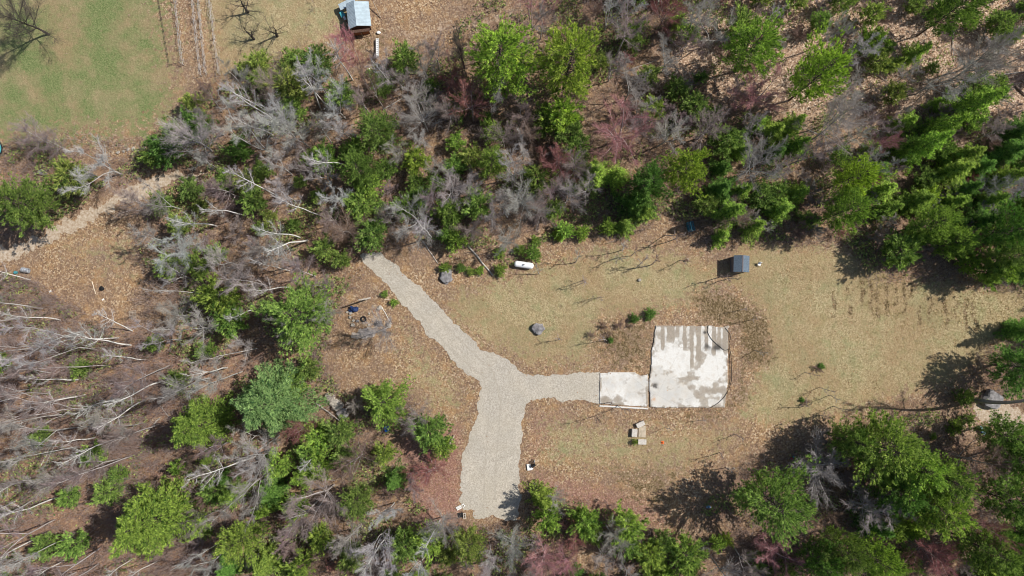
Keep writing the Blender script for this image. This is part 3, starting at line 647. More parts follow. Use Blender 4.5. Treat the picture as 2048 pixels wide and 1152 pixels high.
# --- evergreens seen one by one
for a in [
 ('pine',1003,128,76,'yellow',17,'broad yellow-green pine, left one of the big touching pair'),('pine',1137,128,74,'yellow',17,'broad bright-green pine, right one of the big touching pair'),
 ('pine',46,408,58,'mid',13,'round dark-green pine beside the pale dirt track'),('young_pine',150,352,38,'olive',7,'olive evergreen under a grey bare tree beside the dirt track'),
 ('young_pine',335,300,34,'dark'),('young_pine',396,252,30,'dark'),('young_pine',480,300,26,'dark'),('young_pine',385,382,24,'mid'),
 ('young_pine',590,175,40,'olive'),('young_pine',690,190,30,'mid'),('young_pine',762,178,24,'mid'),('pine',752,264,44,'mid',12),('pine',715,340,40,'mid',12),
 ('young_pine',832,324,29,'yellow'),('young_pine',772,335,22,'mid'),('young_pine',914,286,20,'bright'),('young_pine',985,262,24,'bright'),('young_pine',908,336,24,'mid'),
 ('pine',985,322,36,'bright',10),('young_pine',652,315,30,'mid'),('young_pine',1125,236,36,'yellow',9),('fir',1358,48,24,'bright'),('young_pine',1382,72,22,'mid'),
 ('young_pine',1310,222,26,'bright'),('young_pine',1400,158,14,'dark'),('pine',1512,92,60,'bright',16),('fir',1190,345,36,'bright'),('fir',1236,352,30,'bright'),
 ('pine',1378,328,48,'yellow',15,'bright yellow-green pine above the shady gap near the teal crate'),('pine',1302,362,44,'dark',13),('young_pine',1450,285,34,'mid'),('fir',1440,380,34,'dark'),
 ('pine',1638,152,58,'yellow',17),('young_pine',1735,88,26,'bright',9),('young_pine',1775,96,14,'bright'),('pine',1915,14,46,'mid',16),('young_pine',1998,52,28,'mid'),
 ('fir',1548,262,30,'bright'),('fir',1600,290,26,'bright'),('pine',1712,352,40,'yellow',13),('pine',1688,425,44,'bright',12),('fir',1810,246,26,'bright'),
 ('fir',1945,208,44,'bright',14),('fir',1850,292,34,'bright',13),('fir',1880,258,30,'bright',12),('fir',1815,290,28,'bright'),('fir',1745,300,20,'mid'),('fir',1905,342,36,'bright'),
 ('fir',1960,330,28,'dark'),('fir',2018,300,34,'dark'),('fir',1765,380,30,'bright'),('fir',1832,400,34,'bright'),('young_pine',1850,395,24,'yellow'),('fir',1905,405,30,'bright'),
 ('fir',2040,262,34,'dark'),('pine',2030,455,50,'dark',15),('fir',1560,420,30,'bright'),('fir',1600,385,26,'bright'),('fir',1620,440,24,'mid'),('fir',1510,452,26,'bright',7),
 ('fir',1460,425,34,'bright',10),('fir',1445,470,22,'bright'),('fir',1275,400,34,'dark',11),('fir',1290,420,26,'bright'),('fir',1250,452,22,'bright'),('shrub',1215,456,18,'bright',3),
 ('young_pine',1790,508,38,'mid',7),('pine',1865,445,46,'bright',11),('pine',1905,486,38,'bright',10),('fir',1845,470,28,'bright'),('young_pine',1985,540,34,'bright',8),('pine',2015,510,40,'mid',11),
 ('young_pine',1935,530,24,'yellow'),('fir',1960,440,34,'dark'),('fir',1985,400,30,'bright'),('fir',1935,380,28,'dark'),
 ('pine',2052,735,60,'dark',11,'dark round pine shading the bluish boulder at the right edge'),('fir',2050,660,30,'dark',9),
 ('young_pine',448,592,38,'bright',8,'bright green young pine at the tip of the leaning birch pole'),('young_pine',468,636,32,'mid',7),
 ('pine',603,632,74,'mid',13,'large round green pine left of the stone fire pit'),('young_pine',640,392,16,'bright'),('young_pine',722,410,32,'mid'),('young_pine',748,462,34,'mid'),('young_pine',712,300,28,'bright'),
 ('young_pine',735,372,30,'bright'),('shrub',912,482,22,'bright',4),('shrub',895,470,20,'mid',4),('young_pine',620,736,22,'mid'),('young_pine',595,765,28,'mid'),
 ('hemlock',402,850,60,'bright',14,'yellow-green hemlock beside the broad bluish one'),('hemlock',545,808,80,'blue',15,'broad bluish-green hemlock, widest evergreen left of the gravel turnaround'),
 ('hemlock',303,1048,78,'bright',17,'wide light-green hemlock alone in the bare lower woods'),('shrub',360,932,18,'bright',4),
 ('pine',765,803,50,'bright',7,'bright green bushy pine just above the blue drum'),('young_pine',862,862,38,'mid',6),('young_pine',882,892,24,'bright',5),
 ('young_pine',770,905,24,'bright'),('young_pine',682,862,32,'mid'),('young_pine',640,872,30,'bright'),('young_pine',622,905,28,'mid'),('pine',716,1000,38,'mid',9),('fir',785,962,24,'dark'),
 ('young_pine',560,925,30,'bright'),('fir',545,985,32,'dark'),('young_pine',590,1010,28,'bright'),('young_pine',642,1068,28,'bright'),('fir',530,1130,34,'bright'),('young_pine',605,1128,30,'bright'),
 ('young_pine',700,1105,30,'mid'),('pine',485,1085,44,'bright',11),('fir',455,1140,26,'dark'),('pine',935,1085,38,'olive',8),('young_pine',865,1082,34,'bright'),('young_pine',640,930,30,'bright'),
 ('fir',1085,1000,28,'bright',8),('young_pine',1092,1030,26,'bright',7),('young_pine',1165,1040,32,'bright',6),('young_pine',1250,1048,34,'bright',7),('young_pine',1185,1062,26,'mid'),('young_pine',1295,1108,32,'bright'),
 ('young_pine',1368,1105,38,'bright'),('young_pine',1325,1085,26,'mid'),('young_pine',1435,1085,16,'bright'),('shrub',1450,1080,14,'yellow'),
 ('pine',1553,1003,76,'mid',15,'broad dark-green pine casting a deep round shadow over the leaves'),('pine',1762,895,76,'bright',14),('pine',1700,880,40,'mid',11),('pine',1835,930,54,'bright',14),
 ('pine',1885,1022,52,'bright',14),('pine',1888,958,50,'mid',14),('pine',1800,985,44,'dark',13),('pine',1690,1098,42,'mid',14),('pine',1745,1125,44,'bright',14),('fir',1825,1062,24,'yellow'),('young_pine',1780,1060,28,'bright'),
 ('pine',2018,872,42,'mid',12),('pine',2045,925,46,'dark',13),('pine',2040,1010,56,'mid',15),('pine',1985,1105,52,'mid',15),('pine',2050,1110,50,'dark',15),('pine',1640,1130,40,'dark',13),
 ('shrub',1910,852,16,'bright'),('shrub',1935,838,13,'mid'),('shrub',1925,793,17,'mid',3),('shrub',1868,873,7,'bright'),
 ('shrub',1130,462,21,'bright',2.6),('shrub',1115,470,12,'yellow'),('shrub',1163,466,15,'bright',2.4),('shrub',1066,508,17,'mid',2.6),('shrub',1040,500,12,'mid'),('shrub',1072,482,10,'bright'),
 ('shrub',1000,541,13,'bright',1.7),('shrub',998,507,13,'bright',1.8),('shrub',891,534,11,'bright',1.7),('shrub',923,537,10,'mid'),('shrub',961,541,9,'bright'),('shrub',942,544,9,'olive'),
 ('shrub',1299,629,12,'dark',1.3),('shrub',1269,637,10,'dark',1.1),('shrub',1221,680,6,'dark'),('shrub',1642,733,7,'dark',.7),('shrub',1605,800,5,'dark',.6),('brush',1636,738,12,'brown',.9),('brush',1612,806,12,'brown',.9),
 ('shrub',787,605,8,'bright'),('shrub',770,588,7,'mid'),('shrub',1270,883,6,'bright'),('shrub',590,450,14,'mid',3),
]: T(*a[:5], h=a[5] if len(a) > 5 else None, label=a[6] if len(a) > 6 else None)

# --- bare trees seen one by one
for a in [
 ('spread',38,32,72,'dark',11,'big dark-limbed bare tree in the upper left lawn corner'),('gnarled',485,10,40,'dark'),('gnarled',498,66,36,'dark'),('gnarled',545,60,38,'dark'),('gnarled',632,108,26,'dark'),('gnarled',560,125,24,'brown'),
 ('spread',68,275,46,'purple',7),('spread',108,290,34,'purple',6),('grey',182,325,52,'pale',13),('spread',380,278,62,'pale',12),('grey',494,268,54,'pale'),
 ('grey',408,186,26,'brown',9),('spread',560,250,56,'pale',12),('grey',662,200,46,'pale'),('grey',625,150,40,'pale'),('spread',690,85,40,'pink',10,'pink-twigged maple just below the blue metal-roofed coop'),
 ('grey',842,118,38,'grey'),('grey',870,105,36,'purple'),('spread',925,110,38,'dark',9),('spread',905,148,36,'red',7),('spread',942,215,56,'red',11),('spread',845,238,58,'grey',11),('grey',895,222,40,'purple'),
 ('grey',760,140,36,'grey'),('grey',720,200,34,'purple'),('grey',805,160,30,'purple'),('grey',640,262,34,'grey'),('grey',555,330,36,'pale'),('grey',620,330,32,'purple'),
 ('grey',1068,22,40,'pink'),('grey',1085,40,36,'purple'),('grey',1225,12,44,'pale'),('spread',1335,18,48,'red',12),('grey',1252,62,48,'purple'),('grey',1442,48,44,'grey'),('grey',1400,30,40,'grey'),
 ('spread',1240,258,74,'pink',13,'wide pinkish-grey bare maple between the big touching pines and the shady gap'),('grey',1268,165,42,'grey'),('grey',1230,130,36,'purple'),('spread',1112,335,50,'red',9),('spread',1522,190,58,'pink',12,'vivid pink-red maple beside the yellow-green pines'),
 ('spread',1420,252,50,'purple',11),('spread',1512,330,56,'grey',11),('grey',1045,110,30,'purple'),('grey',1048,300,30,'pale'),('grey',1060,262,34,'brown'),
 ('spread',1668,250,68,'grey',13),('grey',1705,215,50,'grey'),('grey',1722,102,38,'pale'),('spread',1958,128,68,'grey',11),('grey',1900,150,44,'grey'),('grey',1990,100,44,'grey'),('spread',1770,282,30,'pink',9),
 ('spread',832,438,62,'grey',9),('spread',1052,398,60,'grey',9),('spread',1138,388,42,'grey',8),('spread',700,458,50,'brown',7),('spread',938,378,48,'grey',8),('grey',640,350,34,'grey'),('grey',860,395,34,'purple'),
 ('grey',790,300,32,'grey'),('grey',985,440,34,'grey'),('grey',1010,480,36,'grey'),('grey',870,330,30,'grey'),('grey',560,385,36,'pale'),('grey',680,395,34,'pale'),
 ('spread',345,500,56,'pale',9,'feathery pale grey tree casting long shadows on the left clearing'),('spread',350,630,44,'grey',7),('grey',385,655,48,'grey'),('spread',520,500,44,'grey',9),
 ('grey',430,520,40,'grey'),('grey',600,545,40,'purple'),('grey',560,520,38,'grey'),('grey',640,570,32,'purple'),('grey',470,545,36,'purple'),
 ('spread',762,655,46,'grey',9,'lone bare tree beside the stone fire pit, long shadow toward the round pine'),('spread',640,622,38,'grey',11),('spread',575,655,42,'grey',11),
 ('brush',712,815,24,'grey',5),('spread',600,862,34,'red',9),('spread',710,922,54,'brown',9),('spread',832,848,40,'purple',8),('spread',862,945,48,'red',7),('spread',640,995,62,'purple',13),('grey',598,1035,50,'purple'),
 ('spread',700,1080,44,'grey',11),('grey',748,1102,52,'pale'),('spread',880,1055,48,'grey',10),('spread',1018,1098,46,'grey',9),('spread',1095,1115,48,'pink',10),('spread',1150,1075,36,'red',7),('spread',1222,1072,44,'grey',9),
 ('spread',1130,1125,36,'pink',8),('grey',1205,1120,34,'grey'),('spread',1115,1010,30,'grey',7),
 ('spread',1640,935,72,'grey',8.5,'pale wide bare tree between the two dark pines by the lower clearing'),('spread',1738,1022,66,'grey',9),('spread',1960,922,68,'brown',11),('spread',1968,1040,46,'pink',13),('spread',1868,1108,60,'red',13),
 ('spread',1556,1108,52,'pink',9),('grey',1500,1125,38,'purple'),('spread',1465,435,44,'brown',7),('brush',1750,478,26,'purple',5),('brush',1945,480,22,'red',5),('brush',2005,505,22,'grey',5),('spread',2020,370,44,'pale',11),('brush',1205,652,13,'brown',1.1),('brush',1238,648,14,'brown',1.2),('brush',1216,668,11,'brown',1.0),('brush',1183,668,12,'brown',1.0),('brush',1262,652,9,'brown',.9),
 ('grey',1560,340,34,'purple'),('brush',1590,460,26,'brown',5),('brush',1620,440,26,'brown',5),('spread',510,915,50,'pale',13),
]: T(*a[:5], h=a[5] if len(a) > 5 else None, label=a[6] if len(a) > 6 else None)
# --- birches and poles seen from base to tip
for a in [
 (560,250,450,130,2.4),(640,215,598,100,2.2),(433,452,342,410,2.2),(490,430,398,404,2.0),(412,588,278,572,.9),(265,662,203,628,2.0),(473,1067,343,1150,.9),(60,955,-30,990,1.6),
 (615,480,530,487,2.6),(600,475,515,425,2.2),(579,541,505,524,1.4),(262,690,145,675,2.6),(100,746,-10,738,2.0),(127,1121,50,1160,1.6),(263,1118,200,1158,1.4),(313,1123,240,1158,1.4),
 (512,912,392,986,2.4),(655,215,612,150,2.2),(560,395,470,350,2.2),(545,270,470,200,2.4),(690,330,615,285,2.2),(640,430,560,400,2.0),(505,620,455,618,1.6),(785,175,745,110,1.4),
 (880,1040,855,1130,1.8),(780,1060,735,1170,2.0),(640,905,600,935,1.4),(170,790,60,830,2.2),(290,800,190,830,2.4),(250,870,110,920,2.2),(1510,58,1590,20,2.0),(1945,155,2040,110,2.2),(120,640,0,600,2.0),(60,560,-20,545,1.8),
]: TB('birch', *a[:4], a[4], 'pale')
for a in [(735,175,695,95,2.4,'red'),(775,230,722,140,2.0,'brown'),(930,140,905,50,2.0,'dark'),(445,225,398,160,1.6,'brown'),(770,160,735,105,1.5,'dark')]: TB('grey', *a)
# thin saplings standing in the clearing
for (px, py, h) in [(1078,548,4),(1150,525,5),(1168,560,4),(1172,563,3.5),(1243,500,5),(1262,512,4),(1272,536,5),(1300,530,5),(1222,520,4.5),(1182,598,3),(1200,594,3),(1120,679,3.5),(1214,682,4),(1438,555,5),(1450,560,4),(1330,470,5),(1345,480,5),
   (1660,790,3.5),(1640,775,3.5),(1668,812,4),(1640,830,4),(1600,815,3.5),(1470,868,3.5),(1440,905,4),(1452,935,4),(1235,810,4),(1330,855,2.5),(1400,840,2.5),(1215,805,3),(1610,745,3),(1360,520,4),(1480,620,3),(1500,640,3),(1510,700,3)]:
    p = at(px, py); plant('sapling', p.x, p.y, h*.3, h*1.25, rt.choice(('grey', 'brown', 'purple')), .1)
PROTO['mast'] = [(24, 3, bare_tree(401, 24, 3.2, .5, 14, 1.0, .33, .9, False))]
for dd_ in (NAME, CAT, GROUP): dd_['mast'] = dd_['tall']
p = at(1945, 801); plant('mast', p.x, p.y, 3.2, 25, 'brown', .0, 'very tall dark trunk leaning off the right edge below the bluish boulder')
# dead pole with straight shadow
p = at(1193, 831); plant('sapling', p.x, p.y, .9, 6.5, 'dark', .02, 'thin dead pole tree beside the small pad, casting one straight shadow')

# --- woods filled in between
def scatter(poly, n, mind, kinds, avoid=(), seed=0):
    r = random.Random(seed); P = g2(poly); lo, hi = P.min(0), P.max(0); got = 0; tries = 0
    while got < n and tries < n*60:
        tries += 1; x, y = r.uniform(lo[0], hi[0]), r.uniform(lo[1], hi[1])
        if poly_sd(P, [x], [y])[0] < 0: continue
        if max(poly_sd(Q, [x], [y])[0] for Q in (CLEAR, LEFTCLEAR, LAWNC, YARD)) > -.5: continue
        if max(poly_sd(FLAT[3], [x], [y])[0], poly_sd(FLAT[0], [x], [y])[0]) > -2.2: continue
        if any((x-t[5])**2+(y-t[6])**2 < (mind*(1.3 if t[1] in ('pine', 'hemlock') else 1))**2 for t in TREES): continue
        k, tone, R0, R1 = r.choices([q[:4] for q in kinds], [q[4] for q in kinds])[0]
        Rm = r.uniform(R0, R1); plant(k, x, y, Rm, min(20, Rm*RAT[k]*r.uniform(.9, 1.15)), tone, .05); got += 1
    return got
LBW = [('tall','grey',2.3,3.1,5),('tall','purple',2.2,3.0,4),('tall','pale',2.0,2.8,2.5),('grey','purple',2.6,3.8,1),('birch','pale',1.8,2.4,1.2),('young_pine','mid',1.2,2.3,3)]
MIXW = [('grey','grey',2.2,3.6,3),('spread','purple',2.6,3.8,2),('young_pine','mid',1.7,2.9,3),('brush','purple',1.4,2.4,2.5),('young_pine','olive',1.3,2.3,2),('grey','pale',2,3,1)]
RW = [('fir','bright',1.4,2.8,3),('fir','dark',1.6,2.8,2),('young_pine','mid',1.4,2.4,1.5),('grey','grey',2,3.4,1.5),('brush','purple',1.4,2.2,2),('grey','purple',2,3,1)]
cnt = []
cnt.append(scatter([(-220,560),(60,600),(200,680),(340,660),(520,680),(520,740),(440,760),(330,800),(330,930),(220,1000),(220,1230),(-260,1260)], 150, 2.2, LBW, seed=11))
cnt.append(scatter([(300,330),(420,160),(560,130),(800,130),(930,190),(1150,240),(1200,380),(1120,440),(900,470),(720,500),(640,580),(420,600),(360,560),(300,420)], 74, 2.6, MIXW+[('young_pine','mid',1.6,2.8,2),('birch','pale',1.8,2.4,1.5)], seed=12))
cnt.append(scatter([(1180,-60),(1560,-60),(1500,240),(1340,330),(1180,200)], 30, 2.6, MIXW, seed=13))
cnt.append(scatter([(1560,-80),(2200,-80),(2200,240),(1780,260),(1640,200)], 30, 3.6, [('grey','grey',1.8,3,3),('grey','purple',1.6,3,2),('brush','purple',1.2,2,2),('young_pine','mid',1.1,1.8,1)], seed=14))
cnt.append(scatter([(1520,240),(1780,260),(2200,240),(2200,560),(1960,560),(1760,500),(1560,470),(1400,440),(1380,360)], 62, 2.5, RW, seed=15))
cnt.append(scatter([(380,880),(640,820),(720,860),(850,960),(860,1040),(1000,1060),(1500,1080),(1640,1060),(1700,1250),(380,1250)], 84, 2.5, MIXW+RW, seed=16))
cnt.append(scatter([(1640,900),(2160,860),(2200,1250),(1640,1250)], 34, 2.8, RW, seed=17))
cnt.append(scatter([(1560,-80),(2200,-80),(2200,240),(1780,260),(1640,200)], 26, 2.6, [('young_pine','mid',1.6,2.6,2),('young_pine','olive',1.6,2.6,1.5),('fir','bright',1.5,2.2,1)], seed=31))
cnt.append(scatter([(1500,-80),(2200,-80),(2200,260),(1780,260),(1640,200)], 45, 1.6, [('brush','purple',1.5,2.4,1),('brush','grey',1.5,2.4,1),('brush','brown',1.5,2.4,1)], seed=32))
BR = [('brush','brown',1.5,2.6,3),('brush','purple',1.5,2.6,3),('brush','grey',1.5,2.4,2),('brush','red',1.3,2.0,.8)]
cnt.append(scatter([(300,330),(420,160),(560,130),(800,130),(930,190),(1150,240),(1200,380),(1120,440),(900,470),(720,500),(640,580),(420,600),(360,560),(300,420)], 22, 1.8, [('young_pine','mid',1.2,2.0,2),('brush','brown',1.4,2.2,1)], seed=21))
cnt.append(scatter([(1180,-60),(1560,-60),(1500,240),(1340,330),(1180,200)], 26, 1.5, BR, seed=22))
cnt.append(scatter([(1520,240),(1780,260),(2200,240),(2200,560),(1960,560),(1760,500),(1560,470),(1400,440),(1380,360)], 45, 1.5, BR, seed=23))
cnt.append(scatter([(380,880),(640,820),(720,860),(850,960),(860,1040),(1000,1060),(1500,1080),(1640,900),(2160,880),(2100,1250),(380,1250)], 90, 1.5, BR, seed=24))
cnt.append(scatter([(2090,640),(2300,560),(2300,900),(2100,830)], 6, 4.0, [('pine','dark',3,4,1)], seed=18))
print('scattered', cnt, {k: sum(t[1]==k for t in TREES) for k in NAME}, 'trees', len(TREES))

# ---------------------------------------------------------------- ground cover (uncountable)
def wood_mask(x, y):
    d = np.full(x.shape, -1e9)
    for Q in (CLEAR, LEFTCLEAR, LAWNC, YARD): d = np.maximum(d, poly_sd(Q, x, y))
    d2 = np.full(x.shape, -1e9)
    for Q in FLAT: d2 = np.maximum(d2, poly_sd(Q, x, y))
    return d, d2
def pts(n, seed):
    rs = np.random.RandomState(seed); return rs.uniform(-90, 90, n), rs.uniform(-50, 58, n), rs
def gpix(x, y):
    c, s = math.cos(TILT), math.sin(TILT); y2, z2 = y*c - H_CAM*s, -y*s - H_CAM*c
    return 1024+F_PX*x/-z2, 576-F_PX*y2/-z2
# fallen leaves
x, y, rs = pts(170000, 1); d, d2 = wood_mask(x, y)
keep = (rs.rand(len(x)) < np.where(d > 0, .20, 1.0)*(sstep(.3, .7, fbm(x, y, .35, 60))*1.1)) & ((d2 < 0) | (rs.rand(len(x)) < np.where(d2 < .7, .30, .014))) & (poly_sd(LAWNC, x, y) < 1)
x, y = x[keep], y[keep]; n = len(x); z = gz(x, y)+.04+.03*(d2[keep] > 0)+np.where(np.maximum(poly_sd(FLAT[1], x, y), poly_sd(FLAT[2], x, y)) > -.2, .13, 0)
a = rs.uniform(0, 6.28, n); sz = .035+.09*rs.rand(n)**2
ux = np.c_[np.cos(a), np.sin(a), rs.normal(0, .45, n)]*sz[:, None]; uy = np.c_[-np.sin(a), np.cos(a), rs.normal(0, .45, n)]*sz[:, None]*.75
c = np.c_[x, y, z]; V = np.stack([c-ux, c-uy, c+ux, c+uy], 1).reshape(-1, 3)
o = link('leaf_litter', mesh_np('leaf_litter', V, np.arange(4*n).reshape(-1, 4), M['leaf'], dict(tint=np.repeat(np.clip(rs.normal(.45, .28, n), 0, 1), 4))), color=(1, .95, .92))
tag(o, 'scattered tan and orange fallen leaves', kind='stuff')
# dry grass
x, y, rs = pts(150000, 2); d, d2 = wood_mask(x, y)
gm = poly_sd(CLEAR, x, y)
P1 = g2([(1700,500),(2048,590),(2048,660),(1900,680),(1740,620)])
tall = np.clip(poly_sd(P1, x, y)/3+.5, 0, 1)
keep = (d2 < -.1) & (gm > -1) & (rs.rand(len(x)) < .35+.7*fbm(x, y, .3, 70)+.3*tall)
x, y, tall = x[keep], y[keep], tall[keep]
V, F, t = tufts(np.c_[x, y, gz(x, y)+.02], np.tile([.0, .0, .55], (len(x), 1)), .12+.22*tall*(fbm(x, y, .5, 5) > .45)+.12*rs.rand(len(x)), 4, .02, 3, .6)
o = link('dry_grass', mesh_np('dry_grass', V, F, M['grassblade'], dict(tint=t)), color=(.9, .88, .78)); tag(o, 'short dry tan grass of the clearing', kind='stuff')
# undergrowth stems
x, y, rs = pts(100000, 3); d, d2 = wood_mask(x, y)
keep = (d < .5) & (d2 < -.8) & (rs.rand(len(x)) < np.clip(fbm(x, y, .12, 80)*2.4-.6, .04, 1)*np.where(gpix(x, y)[1] < 560, .7, 1)); x, y = x[keep], y[keep]; n = len(x)
pass
px_, py_ = gpix(x, y); hh = rs.uniform(.5, 1.9, n)*np.where((px_ < 420) & (py_ > 560), 1.8, 1); z = gz(x, y); S = []
dx, dy = rs.normal(0, .3, n)*hh, rs.normal(0, .3, n)*hh
p0 = np.c_[x, y, z-.05]; p1 = p0+np.c_[dx, dy, hh]
S = [np.c_[p0, p1, np.full(n, .019), np.full(n, .009)]]
for k in range(5):
    f = rs.uniform(.3, .9, n)[:, None]; q = p0+(p1-p0)*f
    S.append(np.c_[q, q+np.c_[rs.normal(0, .3, n), rs.normal(0, .3, n), rs.uniform(.1, .5, n)]*hh[:, None]*.8, np.full(n, .014), np.full(n, .007)])
o = link('undergrowth', segs_to_mesh('undergrowth', np.concatenate(S), M['twig'], 3), color=(.36, .285, .265)); tag(o, 'thin bare brush on the forest floor', kind='stuff')

# low green seedlings and juniper of the forest floor
x, y, rs = pts(230000, 4); d, d2 = wood_mask(x, y); px_, py_ = gpix(x, y)
fq = fbm(x, y, .22, 90, 4); q1, q2 = np.quantile(fq, (.5, .8)); dens = sstep(q1, q2, fq)*np.where((px_ > 1560) & (py_ < 230), .25, 1)*np.where((px_ < 330) & (py_ > 560), .55, 1)
keep = (d < -.5) & (d2 < -.6) & (rs.rand(len(x)) < dens); x, y = x[keep], y[keep]; n = len(x); print('seedlings', n, q1, q2)
hgt = np.abs(rs.normal(0, .8, n))*sstep(q1, q2, fq[keep])+.15
V, F, t = tufts(np.c_[x, y, gz(x, y)+hgt], np.tile([0, 0, .5], (n, 1)), rs.uniform(.22, .42, n), 10, .05, 5, .7)
o = link('green_undergrowth', mesh_np('green_undergrowth', V, F, M['needle'], dict(tint=np.clip(t-.08, 0, 1))), color=(1.25, 1.1, 1.6)); tag(o, 'low olive-green seedlings on the forest floor', kind='stuff')

# ---------------------------------------------------------------- man-made things
# coop with bluish metal roof
o = empty('chicken_coop', at(722, 41), R(7)); tag(o, 'small coop with bluish corrugated metal gable roof and dark open front', 'coop')
W2, L2, hw, hr = 1.75, 2.0, 1.9, 2.7
MB().box((0, 0, hw/2), (2*W2-.5, 2*L2-.6, hw)).build('wall', M['wood_dark'], o)
def roof_sheet(x0, x1, z0, z1, L, name, mat, par, corr=.22, th=.05):
    n = int(2*L/corr*2); ys = np.linspace(-L, L, n+1); bm = MB()
    V = []
    for i, yy in enumerate(ys):
        dz = .035*(1 if i % 2 else -1)
        V.append([bm.bm.verts.new((x0, yy, z0+dz)), bm.bm.verts.new((x1, yy, z1+dz)), bm.bm.verts.new((x1, yy, z1+dz-th)), bm.bm.verts.new((x0, yy, z0+dz-th))])
    for p, q in zip(V, V[1:]):
        for k in range(4): bm.bm.faces.new((p[k], p[(k+1) % 4], q[(k+1) % 4], q[k]))
    bm.bm.faces.new(V[0]); bm.bm.faces.new(V[-1][::-1]); return bm.build(name, mat, par)
roof_sheet(-W2, -.35, hw, hr, L2+.05, 'roof_panel', M['metal_roof'], o); roof_sheet(-.34, W2+.1, hr, hw+.1, L2, 'roof_panel', M['metal_roof'], o)
for sx in (-1.3, 0, 1.35): MB().cyl((sx, -2.6, 0), (sx, -2.6, 1.7), .05).build('post', M['wood'], o)
MB().box((0, -2.45, 1.72), (3.0, .5, .05), rx=-.15).build('porch_roof', M['wood_dark'], o)
MB().box((0, -2.35, .5), (2.6, .05, 1.0)).build('wire_front', M['rust'], o)
# lean-to
o = empty('lean_to', at(698, 15), R(23)); tag(o, 'narrow pale blue lean-to roof touching the coop', 'lean-to')
roof_sheet(-1.35, 1.35, 1.25, 1.55, .52, 'roof_panel', M['metal_roof'], o)
for sx in (-1.2, 1.2):
    for sy in (-.4, .4): MB().cyl((sx, sy, 0), (sx, sy, 1.25 if sx < 0 else 1.45), .04).build('post', M['wood'], o)
o = empty('wheelbarrow', at(686, 31), R(-60)); tag(o, 'teal wheelbarrow with white tarp below the lean-to roof', 'wheelbarrow')
b = MB(); b.slab([(-.5,-.3),(.45,-.38),(.45,.38),(-.5,.3)], .35, .65); b.build('tray', M['teal'], o)
MB().box((.75, 0, .55), (.55, .35, .2), ry=.3).build('tarp', M['white'], o)
b = MB(); b.cyl((-.6, -.06, .2), (-.6, .06, .2), .2, n=14); b.build('wheel', M['black'], o)
for s in (-1, 1): MB().cyl((-.5, s*.15, .3), (1.1, s*.3, .6), .025).build('handle', M['wood'], o)
o = MB(); p, q = at(749, 10), at(762, 36); o.cyl((p.x, p.y, 1.2), (q.x, q.y, .1), .07); tag(o.build('plank', M['wood']), 'weathered board leaning off the right side of the coop', 'plank')
# white trellis panel
o = empty('feed_trough', at(756, 97), R(1)); tag(o, 'long narrow white trough below the coop', 'trough')
b = MB(); b.box((0, 0, .42), (.42, 2.9, .06)); b.box((-.21, 0, .48), (.05, 2.95, .14)); b.box((.21, 0, .48), (.05, 2.95, .14)); b.build('tray', M['white'], o)
b = MB()
for k in range(9): b.box((0, -1.3+k*.325, .50), (.36, .05, .05))
b.build('divider', M['steel'], o)
for sy in (-1.3, 1.3): MB().box((0, sy, .2), (.36, .06, .4)).build('leg', M['wood'], o)
b = MB(); b.ball((0, 0, .2), (.35, .25, .22)); b.rough(.12, 3, 4); tag(b.build('feed_sack', M['white'], loc=at(757, 66)), 'white sack lying at the lower corner of the coop', 'sack')
for i, (px, py, l) in enumerate([(740,140,'thin white scrap below the coop, upper of two'),(741,149,'stubby white scrap below the coop, lower of two')]):
    b = MB(); b.box((0, 0, .12), (.22, .5, .12), .5-i*.6).bevel(.03); tag(b.build('scrap', M['white'], loc=at(px, py)), l, 'scrap', 'white scraps')
# grey shed
o = empty('storage_shed', at(1474, 530), R(-2)); tag(o, 'small grey shed with shingled gable roof at the top edge of the clearing', 'shed')
Wd, Ld, hw, hr = 1.15, 1.28, 2.15, 2.75
MB().slab([(-Wd+.1, -Ld+.1), (Wd-.1, -Ld+.1), (Wd-.1, Ld-.1), (-Wd+.1, Ld-.1)], 0, hw).build('wall', M['grey_wall'], o)
b = MB()
for s in (-1, 1): b.face([(-Wd+.1, s*(Ld-.1), hw), (Wd-.1, s*(Ld-.1), hw), (0, s*(Ld-.1), hr-.04)])
b.build('gable', M['grey_wall'], o)
for s in (-1, 1):
    b = MB(); b.box((s*Wd*.52, 0, (hw+hr)/2), (math.hypot(Wd, hr-hw)*1.04, 2*Ld, .07), ry=s*math.atan2(hr-hw, Wd))
    b.build('roof_slope', M['grey_roof'], o)
MB().box((0, 0, hr+.02), (.16, 2*Ld+.02, .05)).build('ridge_cap', M['grey_wall'], o)
d = MB().box((0, -Ld+.08, .95), (.9, .05, 1.85)).build('door', M['wood'], o); MB().box((.35, -Ld+.04, .95), (.05, .05, .14)).build('handle', M['steel'], d)
# propane tank
o = empty('propane_tank', at(1047.5, 530.5), R(-8)); tag(o, 'white horizontal propane tank among low green shrubs', 'propane tank')
def capsule(L, r, n=20, m=7):
    bm = MB(); prof = [(-L/2-r*math.cos(a)*.85, r*math.sin(a)) for a in [math.pi/2*k/m for k in range(1, m+1)]]+[(L/2+r*math.cos(a)*.85, r*math.sin(a)) for a in [math.pi/2*(m-k)/m for k in range(0, m)]]
    rings = [[bm.bm.verts.new((x, rr*math.cos(2*math.pi*i/n), rr*math.sin(2*math.pi*i/n))) for i in range(n)] for x, rr in prof]
    for p, q in zip(rings, rings[1:]):
        for i in range(n): bm.bm.faces.new((p[i], p[(i+1) % n], q[(i+1) % n], q[i]))
    bm.bm.faces.new(rings[0][::-1]); bm.bm.faces.new(rings[-1]); return bm
c = capsule(2.25, .5); [setattr(v, 'co', v.co+Vector((0, 0, .72))) for v in c.bm.verts]; c.build('vessel', M['tank'], o, True)
